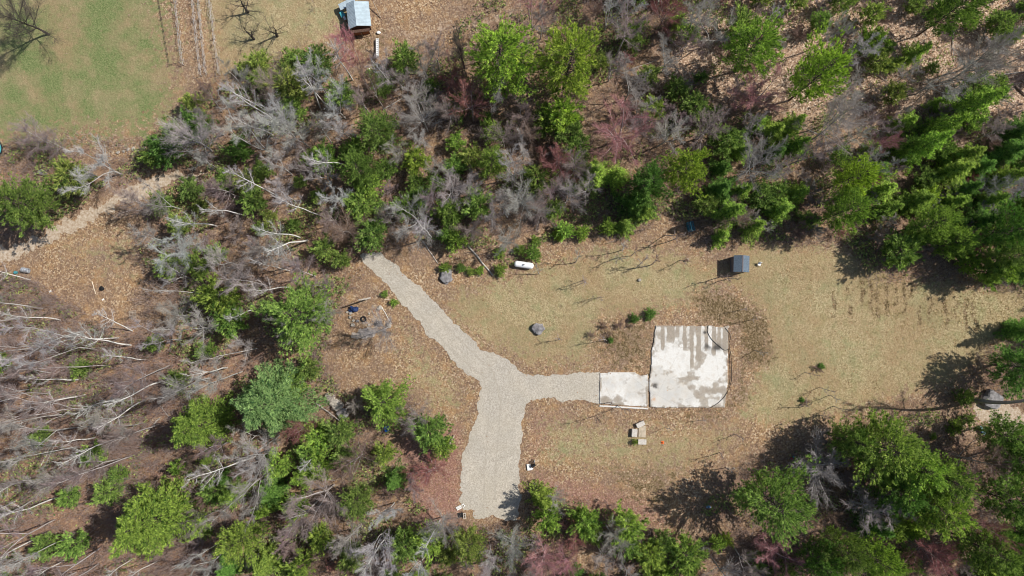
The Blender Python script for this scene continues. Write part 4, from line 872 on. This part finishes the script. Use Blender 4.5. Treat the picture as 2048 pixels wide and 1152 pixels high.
dm = MB().cyl((0, 0, 1.15), (0, 0, 1.36), .2, .17, 16).build('dome', M['tank'], o); MB().cyl((.0, 0, 1.36), (.0, 0, 1.375), .1, n=12).build('dome_hinge', M['black'], dm)
MB().cyl((.85, .05, 1.18), (.85, .05, 1.30), .05).build('valve', M['steel'], o)
for sx in (-.8, .8): MB().box((sx, 0, .14), (.22, .8, .28)).build('foot', M['concrete_block'], o)
# boulders and rocks
def boulder(px, py, rx, ry, rz, mat, label, seed, group=None, rot=0, name='boulder'):
    b = MB(); b.ball((0, 0, 0), 1.0, 3); b.rough(.5, 1.2, seed); b.rough(.12, 4, seed+3)
    for v in b.bm.verts:
        if v.co.z < -.3: v.co.z = -.3-(v.co.z+.3)*.1
        elif v.co.z > .55: v.co.z = .55+(v.co.z-.55)*.35
        v.co = Vector((v.co.x*rx, v.co.y*ry, (v.co.z+.22)*rz))
    o = b.build(name, mat, loc=gp(px, py)); o.rotation_euler.z = rot
    return tag(o, label, name, group)
boulder(1076, 657, .98, .85, .8, M['rock'], 'dark grey boulder alone in the middle of the meadow', 1)
boulder(893, 554, .95, 1.15, .7, M['rock'], 'dark grey boulder with a shrub at its top, beside the upper gravel drive', 2)
boulder(660, 796, .78, .78, .8, M['rock_pale'], 'pale round boulder, uppermost of three in a row by the bluish hemlock', 3)
boulder(673, 810, .98, .9, .9, M['rock_pale'], 'brown-grey boulder, middle of three in a row by the bluish hemlock', 4)
boulder(686, 827, .85, .8, .7, M['rock'], 'dark shaded boulder, lowest of three in a row by the bluish hemlock', 5)
boulder(1978, 798, 1.5, 1.35, 1.3, M['rock'], 'big bluish boulder shaded by the dark pine at the right edge', 6)
boulder(85, 345, .7, .45, .5, M['rock'], 'flat dark rock between the two evergreens by the track', 7, name='rock')
rr = random.Random(3)
for i, (px, py, s, l) in enumerate([(236,305,.3,'leftmost stone of the row below the lawn'),(247,303,.26,'second stone in the row below the lawn'),(256,299,.3,'third stone in the row below the lawn'),(267,298,.34,'fourth stone in the row below the lawn'),(277,303,.25,'fifth stone in the row below the lawn'),(287,296,.3,'rightmost stone of the row below the lawn')]):
    boulder(px, py, s, s*.8, s*.9, M['rock_pale'], l, 20+i, 'stones below the lawn', rr.random()*3, 'stone')
for i, (px, py, s, l) in enumerate([(695,624,.22,'small round white stone at the upper left end of the fire pit arc'),(701,625,.33,'largest white stone of the fire pit arc'),(700,634,.26,'third stone of the fire pit arc'),(707,641,.24,'middle stone of the fire pit arc'),(706,650,.34,'grey stone at the lower left of the fire pit'),(738,650,.2,'small pale stone inside the fire pit ring'),(738,627,.17,'small white stone above the ring of the fire pit'),(760,616,.4,'pale grey stone at the upper right of the fire pit'),(778,650,.42,'brown-grey stone at the foot of the lone bare tree'),(715,642,.25,'dark stone beside the tyre in the fire pit')]):
    boulder(px, py, s, s*.85, s, M['rock_pale'] if i != 9 else M['rock'], l, 30+i, 'fire pit stones', rr.random()*3, 'stone')
o = ragged('ash_patch', [(706,668),(718,660),(735,658),(752,662),(748,674),(730,680),(712,678)], M['ash'], .05, .8, 14); tag(o, 'grey ash bed of the fire pit', 'ash bed')
b = MB(); b.ball((0, 0, .35), (.75, .5, .45), 3); b.rough(.35, 2.5, 2); tag(b.build('tarp', simple('navy_tarp', (.02, .04, .12), .5, .4, 4), loc=at(708, 619)), 'crumpled dark blue tarp beside the white fire pit stones', 'tarp')
b = MB(); b.ball((0, 0, .3), (.4, .45, .35), 3); b.rough(.3, 3, 5); tag(b.build('trash_bag', M['black'], loc=at(759, 646)), 'black trash bag at the foot of the lone bare tree', 'trash bag')
def torus(R0, r0, mat, name, par=None, loc=(0, 0, 0), n=28, m=8, tilt=0):
    b = MB(); rg = [[b.bm.verts.new(((R0+r0*math.cos(2*math.pi*j/m))*math.cos(2*math.pi*i/n), (R0+r0*math.cos(2*math.pi*j/m))*math.sin(2*math.pi*i/n), r0*math.sin(2*math.pi*j/m))) for j in range(m)] for i in range(n)]
    for i in range(n):
        for j in range(m): b.bm.faces.new((rg[i][j], rg[(i+1) % n][j], rg[(i+1) % n][(j+1) % m], rg[i][(j+1) % m]))
    return b.build(name, mat, par, True, loc)
t = torus(.36, .11, M['black'], 'tyre', loc=at(727, 638, .12)); tag(t, 'old black tyre lying in the fire pit', 'tyre')
t = torus(.5, .035, M['rust'], 'fire_ring', loc=at(753, 624, .2)); t.rotation_euler = (.2, .3, 0); tag(t, 'rusty hoop leaning by the upper edge of the fire pit', 'hoop')
def log(x0, y0, x1, y1, r, mat, label, name='log', cat='log', group=None, z0=None, z1=None):
    p, q = gp(x0, y0), gp(x1, y1); p.z = (r+p.z) if z0 is None else z0; q.z = (r*.8+q.z) if z1 is None else z1
    b = MB(); n = 5; prev = p; rs_ = random.Random(int(x0)); pr = r
    for k in range(1, n+1):
        c = p.lerp(q, k/n)+Vector((rs_.gauss(0, r*.4), rs_.gauss(0, r*.4), 0)) if k < n else q
        nr = r*(1-.35*k/n); b.cyl(prev, c, pr, nr, 8); prev = c; pr = nr
    return tag(b.build(name, mat), label, cat, group)
M['dead'] = simple('dead_wood', (.46, .42, .38), .9, .35, 4); M['log_dark'] = simple('log_bark', (.16, .12, .10), .9, .4, 4)
log(845, 482, 876, 527, .09, M['dead'], 'thin pale fallen pole above the dark boulder by the drive')
log(932, 486, 986, 551, .16, M['dead'], 'long half-white fallen log pointing at the low shrub left of the propane tank')
log(763, 612, 783, 648, .05, M['white'], 'thin white board beside the lone bare tree', 'board', 'board')
log(769, 599.5, 788, 599.5, .05, M['lumber'], 'pale yellow board touching the tiny shrub by the drive', 'board', 'board')
log(721, 640, 735, 654, .04, M['lumber'], 'short pale stick across the fire pit', 'stick', 'stick')
log(895, 870, 905, 863, .09, M['log_dark'], 'short dark log at the top of the log pile by the gravel', group='log pile by the gravel')
log(884, 905, 893, 882, .16, M['dead'], 'leftmost pale log of the pile by the gravel', group='log pile by the gravel')
log(890, 908, 902, 880, .15, M['log_dark'], 'dark middle log of the pile by the gravel', group='log pile by the gravel')
log(896, 900, 908, 870, .2, M['wood'], 'thick grey-brown log of the pile nearest the gravel', group='log pile by the gravel')
log(556, 731, 574, 747, .12, M['lumber'], 'short pale log above the small dark gap by the bluish hemlock')
log(632, 806, 692, 852, .13, M['dead'], 'long pale fallen trunk below the three boulders')
log(1640, 858, 1654, 888, .1, M['log_dark'], 'short dark fallen branch at the lower edge of the meadow')
log(510, 905, 560, 870, .14, M['dead'], 'pale fallen trunk between the bluish hemlock and the lower woods')
log(184, 563, 191, 588, .07, M['lumber'], 'short pale pole lying in the left clearing')
log(740, 596, 731, 602, .15, M['dead'], 'leaning pale broken trunk above the fire pit, casting a straight shadow', 'dead_trunk', 'dead trunk', None, -.1, 4.6)
log(1225, 812, 1260, 817, .04, M['dead'], 'fallen twiggy stick below the small pad', 'stick', 'stick')
# pieces of concrete below the slab
for (px, py, L, Wd, hh, rz, l, m) in [(1280,848,1.35,.7,.55,25,'tilted pale block, topmost of the four below the slab','concrete_block'),(1268,865,.85,1.2,.6,-5,'upright pale block, leftmost of the four below the slab','concrete_block'),(1284,863,1.15,1.75,.16,-2,'large flat tan slab piece between the pale blocks','concrete_block'),(1284,883.5,1.3,.8,.25,-2,'flat grey block, lowest of the four below the slab','concrete_block')]:
    b = MB(); b.box((0, 0, hh/2), (L, Wd, hh), R(rz)).bevel(.04)
    if hh > .5: b.box((.1, .1, hh+.01), (.1, .1, .03), R(rz))
    tag(b.build('concrete_block', M['concrete_block'] if hh != .16 else simple('tan_concrete', (.45, .38, .29), .9, .25, 3), loc=at(px, py)), l, 'concrete block', 'concrete blocks below the slab')
b = MB(); b.cyl((0, 0, 0), (0, 0, .32), .17, .05, 12); b.box((0, 0, .02), (.42, .42, .04)); tag(b.build('traffic_cone', M['orange'], loc=at(1325, 885)), 'small orange cone in the grass below the slab', 'cone')
# hoses on the slab
def hose(P, label, r=.045, z=.2):
    pts_ = []
    for i in range(len(P)-1):
        p0 = P[max(0, i-1)]; p1 = P[i]; p2 = P[i+1]; p3 = P[min(len(P)-1, i+2)]
        for k in range(5):
            t = k/5; f = lambda a, b, c, d: .5*((2*b)+(-a+c)*t+(2*a-5*b+4*c-d)*t*t+(-a+3*b-3*c+d)*t**3)
            q = at(f(p0[0], p1[0], p2[0], p3[0]), f(p0[1], p1[1], p2[1], p3[1])); q.z = z; pts_.append(q)
    q = at(*P[-1]); q.z = z; pts_.append(q); return tag(MB().tube(pts_, r).build('hose', M['black']), label, 'hose', 'black hoses on the slab')
hose([(1450,656),(1460,672),(1457,690),(1461,710),(1462,740),(1461,765),(1450,790),(1436,805),(1420,815)], 'long black hose curving down the right side of the slab')
hose([(1416,650),(1414,662),(1422,678),(1437,692),(1448,700),(1458,698)], 'black hose looping over the upper right corner of the slab')
# small things
def drum(px, py, mat, label, r=.34, h=.9, lid=None, tilt=0, rz=0):
    o = empty('drum', gp(px, py), rz); tag(o, label, 'drum'); b = MB()
    pr = [(0, r*.94), (.06, r), (h*.33, r*.97), (h*.36, r*1.03), (h*.39, r*.97), (h*.63, r*.97), (h*.66, r*1.03), (h*.69, r*.97), (h-.05, r), (h, r*.95)]
    for (z0, r0), (z1, r1) in zip(pr, pr[1:]): b.cyl((0, 0, z0), (0, 0, z1), r0, r1, 18, cap=False)
    b.cyl((0, 0, h-.04), (0, 0, h-.02), r*.93, n=18); b.build('body', mat, o)
    MB().cyl((0, 0, h-.02), (0, 0, h+.03), r*.3, n=12).build('bung', lid or mat, o)
    if tilt: o.rotation_euler = (0, tilt, rz); o.location.z += r
    return o
drum(774, 857, M['blue'], 'bright blue plastic drum below the bushy pine', .42, .7)
drum(61, 542, M['steel'], 'silver drum lying on its side at the left clearing edge', .4, 1.1, tilt=R(88), rz=R(170))
drum(33, 545, M['teal'], 'greenish drum beside the lying silver one', .22, .4)
for (px, py, l) in [(1957,855,'upper of three pale blue buckets by the sandy patch'),(1961,860,'middle of three pale blue buckets by the sandy patch'),(1964,865,'lower of three pale blue buckets by the sandy patch')]:
    o = empty('bucket', gp(px, py)); tag(o, l, 'bucket', 'pale blue buckets'); MB().cyl((0, 0, 0), (0, 0, .5), .2, .26, 14).build('body', M['blue'], o); MB().cyl((0, 0, .5), (0, 0, .53), .25, n=14).build('lid', M['lightblue'], o)
b = MB(); b.ball((0, 0, .12), (.35, .22, .14), 2); b.rough(.12, 3, 9); tag(b.build('plastic_bag', simple('blue_bag', (.25, .5, .85), .5, .2, 3), loc=gp(1417, 1014)), 'light blue plastic bag lying in the deep shade of the dark pine', 'plastic bag')
o = empty('crate', at(1380, 452), R(12)); tag(o, 'teal wooden crate in the shade at the wood edge above the shed', 'crate')
b = MB(); b.box((0, .6, .35), (1.0, .06, .7)); b.box((0, -.9, .35), (1.0, .06, .7)); b.box((-.5, -.15, .35), (.06, 1.5, .7)); b.box((.5, -.15, .35), (.06, 1.5, .7)); b.build('side_panel', M['teal_dark'], o)
for k in range(4): MB().box((-.37+.25*k, -.15, .72), (.2, 1.55, .04)).build('slat', M['teal_dark'], o)
MB().box((0, -.15, .76), (.1, 1.5, .04)).build('batten', simple('aqua_paint', (.2, .55, .6), .5, .2, 4), o)
o = empty('crate', at(1372, 521), R(15)); tag(o, 'small dark open box in the grass left of the shed', 'crate'); MB().box((0, 0, .15), (.5, .3, .3)).bevel(.02).build('box_body', M['wood_dark'], o); MB().box((.35, .1, .03), (.3, .4, .05)).build('lid', M['wood'], o)
b = MB(); b.cyl((0, 0, 0), (0, 0, .35), .26, .22, 12); b.rough(.05, 5, 3); tag(b.build('tree_stump', M['dead'], loc=at(1279, 560)), 'grey cut stump in the meadow among sapling shadows', 'stump')
o = empty('lawn_chair', at(1517, 529), R(-20)); tag(o, 'white lawn chair right of the grey shed', 'chair')
MB().box((0, 0, .4), (.45, .42, .04)).build('seat', M['white'], o); MB().box((0, .24, .65), (.45, .05, .5), rx=-.2).build('backrest', M['white'], o)
for sx in (-.2, .2):
    for sy in (-.18, .18): MB().cyl((sx, sy, 0), (sx, sy, .4), .025).build('leg', M['white'], o)
# junk by the gravel: white cabinet with a black grill on it
o = empty('metal_cabinet', at(1058, 934), R(8)); tag(o, 'white metal cabinet lying open beside the gravel', 'cabinet')
MB().box((0, 0, .12), (.62, .95, .24)).bevel(.02).build('body', M['white'], o); MB().box((.42, -.3, .03), (.35, .3, .04), .3).build('door', M['white'], o)
o = empty('charcoal_grill', at(1066, 929), R(35)); tag(o, 'black broken grill heaped beside the white cabinet', 'grill')
MB().cyl((-.35, -.1, .45), (.3, -.1, .45), .22, n=14).build('bowl', M['black'], o)
for sx in (-.3, .3): MB().cyl((sx, -.1, 0), (sx*1.4, .25, .5), .03).build('leg', M['steel'], o)
b = MB(); [b.cyl((-.4+.12*k, .15, .35), (-.3+.14*k, .75, .15), .02) for k in range(7)]; b.build('grate', M['black'], o)
MB().box((.45, .3, .12), (.3, .12, .1), .6).build('shelf', M['steel'], o)
# white slatted lattice pieces
o = empty('plastic_pallet', at(918, 1015), R(28)); tag(o, 'white slatted plastic panel at the lower left tip of the gravel', 'panel')
b = MB(); [b.box((-.35+.16*k, 0, .1), (.11, .55, .06)) for k in range(5)]; [b.box((-.03, s*.22, .06), (.85, .07, .05)) for s in (-1, 0, 1)]; b.build('slats', M['white'], o)
o = empty('plastic_chair', at(926, 1010), R(30)); tag(o, 'white bent plastic piece beside the slatted panel', 'chair part'); MB().box((0, .12, .1), (.42, .1, .06)).build('rail', M['white'], o); MB().box((.16, -.06, .12), (.1, .45, .06), .2).build('rail', M['white'], o); MB().box((.05, -.25, .1), (.45, .1, .06), .3).build('rail', M['white'], o)
o = empty('cinder_block', at(929, 1031), R(5)); tag(o, 'grey hollow block beside a dark hole below the gravel', 'cinder block')
b = MB(); [b.box((x_, y_, .12), s_) for x_, y_, s_ in ((-.17, 0, (.06, .8, .24)), (.17, 0, (.06, .8, .24)), (0, .37, (.28, .06, .24)), (0, 0, (.28, .06, .24)), (0, -.37, (.28, .06, .24)))]; b.build('block_body', M['concrete_block'], o)
b = MB(); b.box((0, 0, .05), (.8, .75, .08), .2); tag(b.build('black_sheet', M['black'], loc=at(921, 1030)), 'flat black sheet at the dark hole beside the hollow block', 'mat')  # flat black sheet drawn where the dark hole is
# pallet in the left clearing
o = empty('pallet', gp(266, 629), R(3)); tag(o, 'weathered grey wooden pallet in the left clearing', 'pallet')
for k in range(6): MB().box((0, -.55+.22*k, .13), (1.15, .13, .025)).build('slat', M['wood'], o)
for s in (-.5, 0, .5): MB().box((s, 0, .06), (.09, 1.2, .1)).build('stringer', M['wood'], o)
b = MB(); b.ball((0, 0, .2), (.35, .35, .25), 2); b.rough(.2, 3, 7); tag(b.build('trash_bag', M['black'], loc=gp(204, 577)), 'black bag at the end of the tree shadow in the left clearing', 'trash bag')
for px, py, l in [(100,583,'tiny white scrap at the edge of the left clearing'),(206,599,'white hollow scrap in the left clearing')]:
    b = MB(); b.box((0, 0, .05), (.4, .22, .08), .6).bevel(.02); tag(b.build('scrap', M['white'], loc=gp(px, py)), l, 'scrap', 'white scraps')
# person-sized bright toy car at wood edge
o = empty('toy_scooter', gp(1584, 916), R(30)); tag(o, 'small red and teal ride-on toy at the edge of the lower woods', 'toy')
MB().box((-.15, 0, .25), (.5, .25, .2)).bevel(.05).build('body', M['red'], o); MB().box((.25, .1, .35), (.25, .3, .15)).bevel(.04).build('seat', M['teal'], o)
for s in (-.3, .3): MB().cyl((s, -.16, .12), (s, .16, .12), .12, n=12).build('wheel', M['black'], o)
# trampoline on the left edge
o = empty('trampoline', at(-10, 300)); tag(o, 'round trampoline cut by the left edge of the photo', 'trampoline')
MB().cyl((0, 0, .8), (0, 0, .82), 1.5, n=32).build('jumping_mat', M['teal'], o)
torus(1.62, .09, M['black'], 'rim', o, (0, 0, .82), 36)
for k in range(6):
    a = k*1.047; MB().cyl((1.6*math.cos(a), 1.6*math.sin(a), 0), (1.6*math.cos(a), 1.6*math.sin(a), .8), .035).build('leg', M['steel'], o)
# garden rows: wires on posts with dead canes
def row(P0, P1, label, dbl, seed):
    p, q = at(*P0), at(*P1); o = empty('vine_row', p); tag(o, label, 'vine row', 'vine rows by the lawn'); d = q-p; r = random.Random(seed)
    L = d.length; n = int(L/2.6); side = Vector((-d.y, d.x, 0)).normalized()
    for k in range(n+1):
        c = d*(k/n); MB().cyl((c.x, c.y, 0), (c.x, c.y, 1.15), .045, n=6).build('post', M['dead'], o)
    b = MB()
    for z_ in (.5, 1.0):
        b.cyl((0, 0, z_), (d.x, d.y, z_), .012, n=4)
    b.build('wire', M['steel'], o)
    S = []
    for k in range(int(L*16)):
        c = d*r.random()+side*r.gauss(0, .10+.12*dbl); z_ = r.uniform(.2, 1.0); e = d.normalized()*r.uniform(-.8, .8)+side*r.gauss(0, .14)+Vector((0, 0, r.gauss(0, .15)))
        S.append((c.x, c.y, z_, c.x+e.x, c.y+e.y, max(.02, z_+e.z), .017, .009))
    cn = link('canes', segs_to_mesh('canes', S, M['twig'], 3), o, color=(.62, .57, .52)); cn['kind'] = 'stuff'
row((349,-30),(368,130), 'leftmost row of pale canes beside the green lawn', 1, 1)
row((384,-30),(404,152), 'second row of pale canes from the green lawn', 0, 2)
row((396,-30),(414,148), 'third row of pale canes from the green lawn', 0, 3)
row((417,-30),(441,150), 'fourth row of pale canes, nearest the gnarled orchard trees', 1, 4)
o = empty('low_fence', at(313, -30)); tag(o, 'thin dark low wire fence between lawn and cane rows', 'fence')
p = at(313, -30); q = at(340, 131)-p; q2 = at(362, 126)-p
MB().tube([(0, 0, .3), (q.x, q.y, .3)], .03).tube([(q.x, q.y, .3), (q2.x, q2.y, .3)], .03).build('rail', M['black'], o)
for k in range(8): MB().cyl((q.x*k/7, q.y*k/7, 0), (q.x*k/7, q.y*k/7, .6), .04, n=6).build('post', M['log_dark'], o)

for o in list(COL.objects):
    if o.parent is None and o.get('category') and o.location.xy.length > .01 and abs(o.location.z) < 1e-6: o.location.z = float(gz(o.location.x, o.location.y))
# fallen trunks on the forest floor
rf = random.Random(77); nlog = 0
WOODP = [g2(q) for q in ([(0,620),(330,680),(500,740),(330,960),(200,1152),(0,1152)], [(320,350),(560,150),(900,240),(1150,300),(1100,430),(720,480),(480,560)], [(1200,20),(1500,20),(1460,200),(1250,200)], [(1600,20),(2048,20),(2048,240),(1800,250),(1600,200)], [(420,900),(700,900),(840,1000),(700,1140),(400,1140)])]
while nlog < 46:
    P = WOODP[rf.randrange(5)]; lo, hi = P.min(0), P.max(0); x, y = rf.uniform(lo[0], hi[0]), rf.uniform(lo[1], hi[1])
    if poly_sd(P, [x], [y])[0] < 0: continue
    nlog += 1; L = rf.uniform(3, 9); a = rf.uniform(0, 6.28); r0 = rf.uniform(.07, .15); p = Vector((x, y, 0)); q = p+Vector((math.cos(a)*L, math.sin(a)*L, 0))
    b = MB(); prev = Vector((0, 0, 0)); rp = r0
    for k in range(1, 6):
        c = (q-p)*k/5+Vector((rf.gauss(0, .08), rf.gauss(0, .08), 0)); rn = r0*(1-.14*k); b.cyl(prev, c, rp, rn, 7); prev = c; rp = rn
        if k > 1 and rf.random() < .7: e = Vector((rf.gauss(0, .7), rf.gauss(0, .7), rf.uniform(.1, .6))); b.cyl(c, c+e, .03, .012, 5)
    tone = rf.choice(('pale', 'dark')); o = b.build('fallen_log', M['dead'] if tone == 'pale' else M['log_dark'], loc=(x, y, float(gz(x, y))+r0*.8+.05))
    TREES.append([o, 'deadfall', tone, 1, .2, x, y, None])
CAT['deadfall'] = 'fallen log'; GROUP['deadfall'] = 'fallen logs in the woods'

# ---------------------------------------------------------------- labels of the trees: look + nearest landmark + rank
LAND = [('blue-roofed coop',722,41),('white trough',756,97),('trampoline',0,300),('pallet',266,629),('silver drum',61,542),('upper end of the drive',745,510),('propane tank',1047,530),
 ('grey shed',1475,530),('teal crate',1380,452),('meadow boulder',1076,657),('large concrete slab',1380,735),('small concrete pad',1245,780),('blue drum',774,857),('log pile',895,888),
 ('three boulders',673,810),('fire pit',725,640),('white cabinet',1060,932),('slatted white panel',920,1012),('blue bag',1417,1014),('sandy patch',2000,835),('ride-on toy',1584,916),
 ('bluish boulder',1978,798),('cane rows',400,80),('row of stones',262,300),('round dark pine by the track',48,412),('touching pair of pines',1070,130),('vivid pink maple',1522,190),
 ('wide pinkish maple',1240,258),('yellow pine above the gap',1378,328),('broad bluish hemlock',545,808),('lone light-green hemlock',303,1048),('bottom left corner',20,1130),
 ('top right corner',2030,15),('bottom right corner',2030,1130),('left edge of the woods',10,760),('round green pine',603,632),('broad shadow-casting pine',1553,1003),('feathery pale tree',345,500),
 ('middle of the right edge',2040,400),('yellow pines below the top edge',1640,150),('yellow-green hemlock',402,850),('middle of the bottom edge',1100,1140),('lower left gap of pale leaves',440,980)]
LOOK = dict(pine='tall {} pine', hemlock='{} hemlock', fir='pointed {} fir', young_pine='young {} pine', shrub='low {} evergreen shrub', grey='slim bare {} tree', tall='tall straight bare {} tree', spread='spreading bare {} maple',
            birch='white-barked birch', gnarled='gnarled {} apple tree', brush='bushy bare {} shrub', sapling='thin bare {} sapling', deadfall='{} fallen log with broken twigs')
TONE = dict(bright='bright green', yellow='yellow-green', dark='dark', mid='mid-green', blue='bluish', olive='olive', grey='grey', pale='pale grey', red='red-tinged', pink='pink-tinged', brown='brown', purple='purplish')
ORD = ['', 'second ', 'third ', 'fourth ', 'fifth ', 'sixth ', 'seventh ', 'eighth ', 'ninth ', 'tenth ', 'eleventh ', 'twelfth ', 'thirteenth ', 'fourteenth ', 'fifteenth ', 'sixteenth ']
cell = {}
for t in TREES:
    r, kind, tone, Rm, Ht, x, y, label = t
    px, py = to_px(x, y, Ht*.5); r['category'] = CAT[kind]; r['group'] = GROUP[kind]
    if label: r['label'] = label; continue
    nm, lx, ly = min(LAND, key=lambda q: (q[1]-px)**2+(q[2]-py)**2)
    look = LOOK[kind].format(TONE[tone]); cell.setdefault((look, nm), []).append((math.hypot(lx-px, ly-py), r))
for (look, nm), L in cell.items():
    for k, (dd, r) in enumerate(sorted(L, key=lambda q: q[0])):
        r['label'] = f"{look}, {ORD[min(k, 15)]}nearest the {nm}"
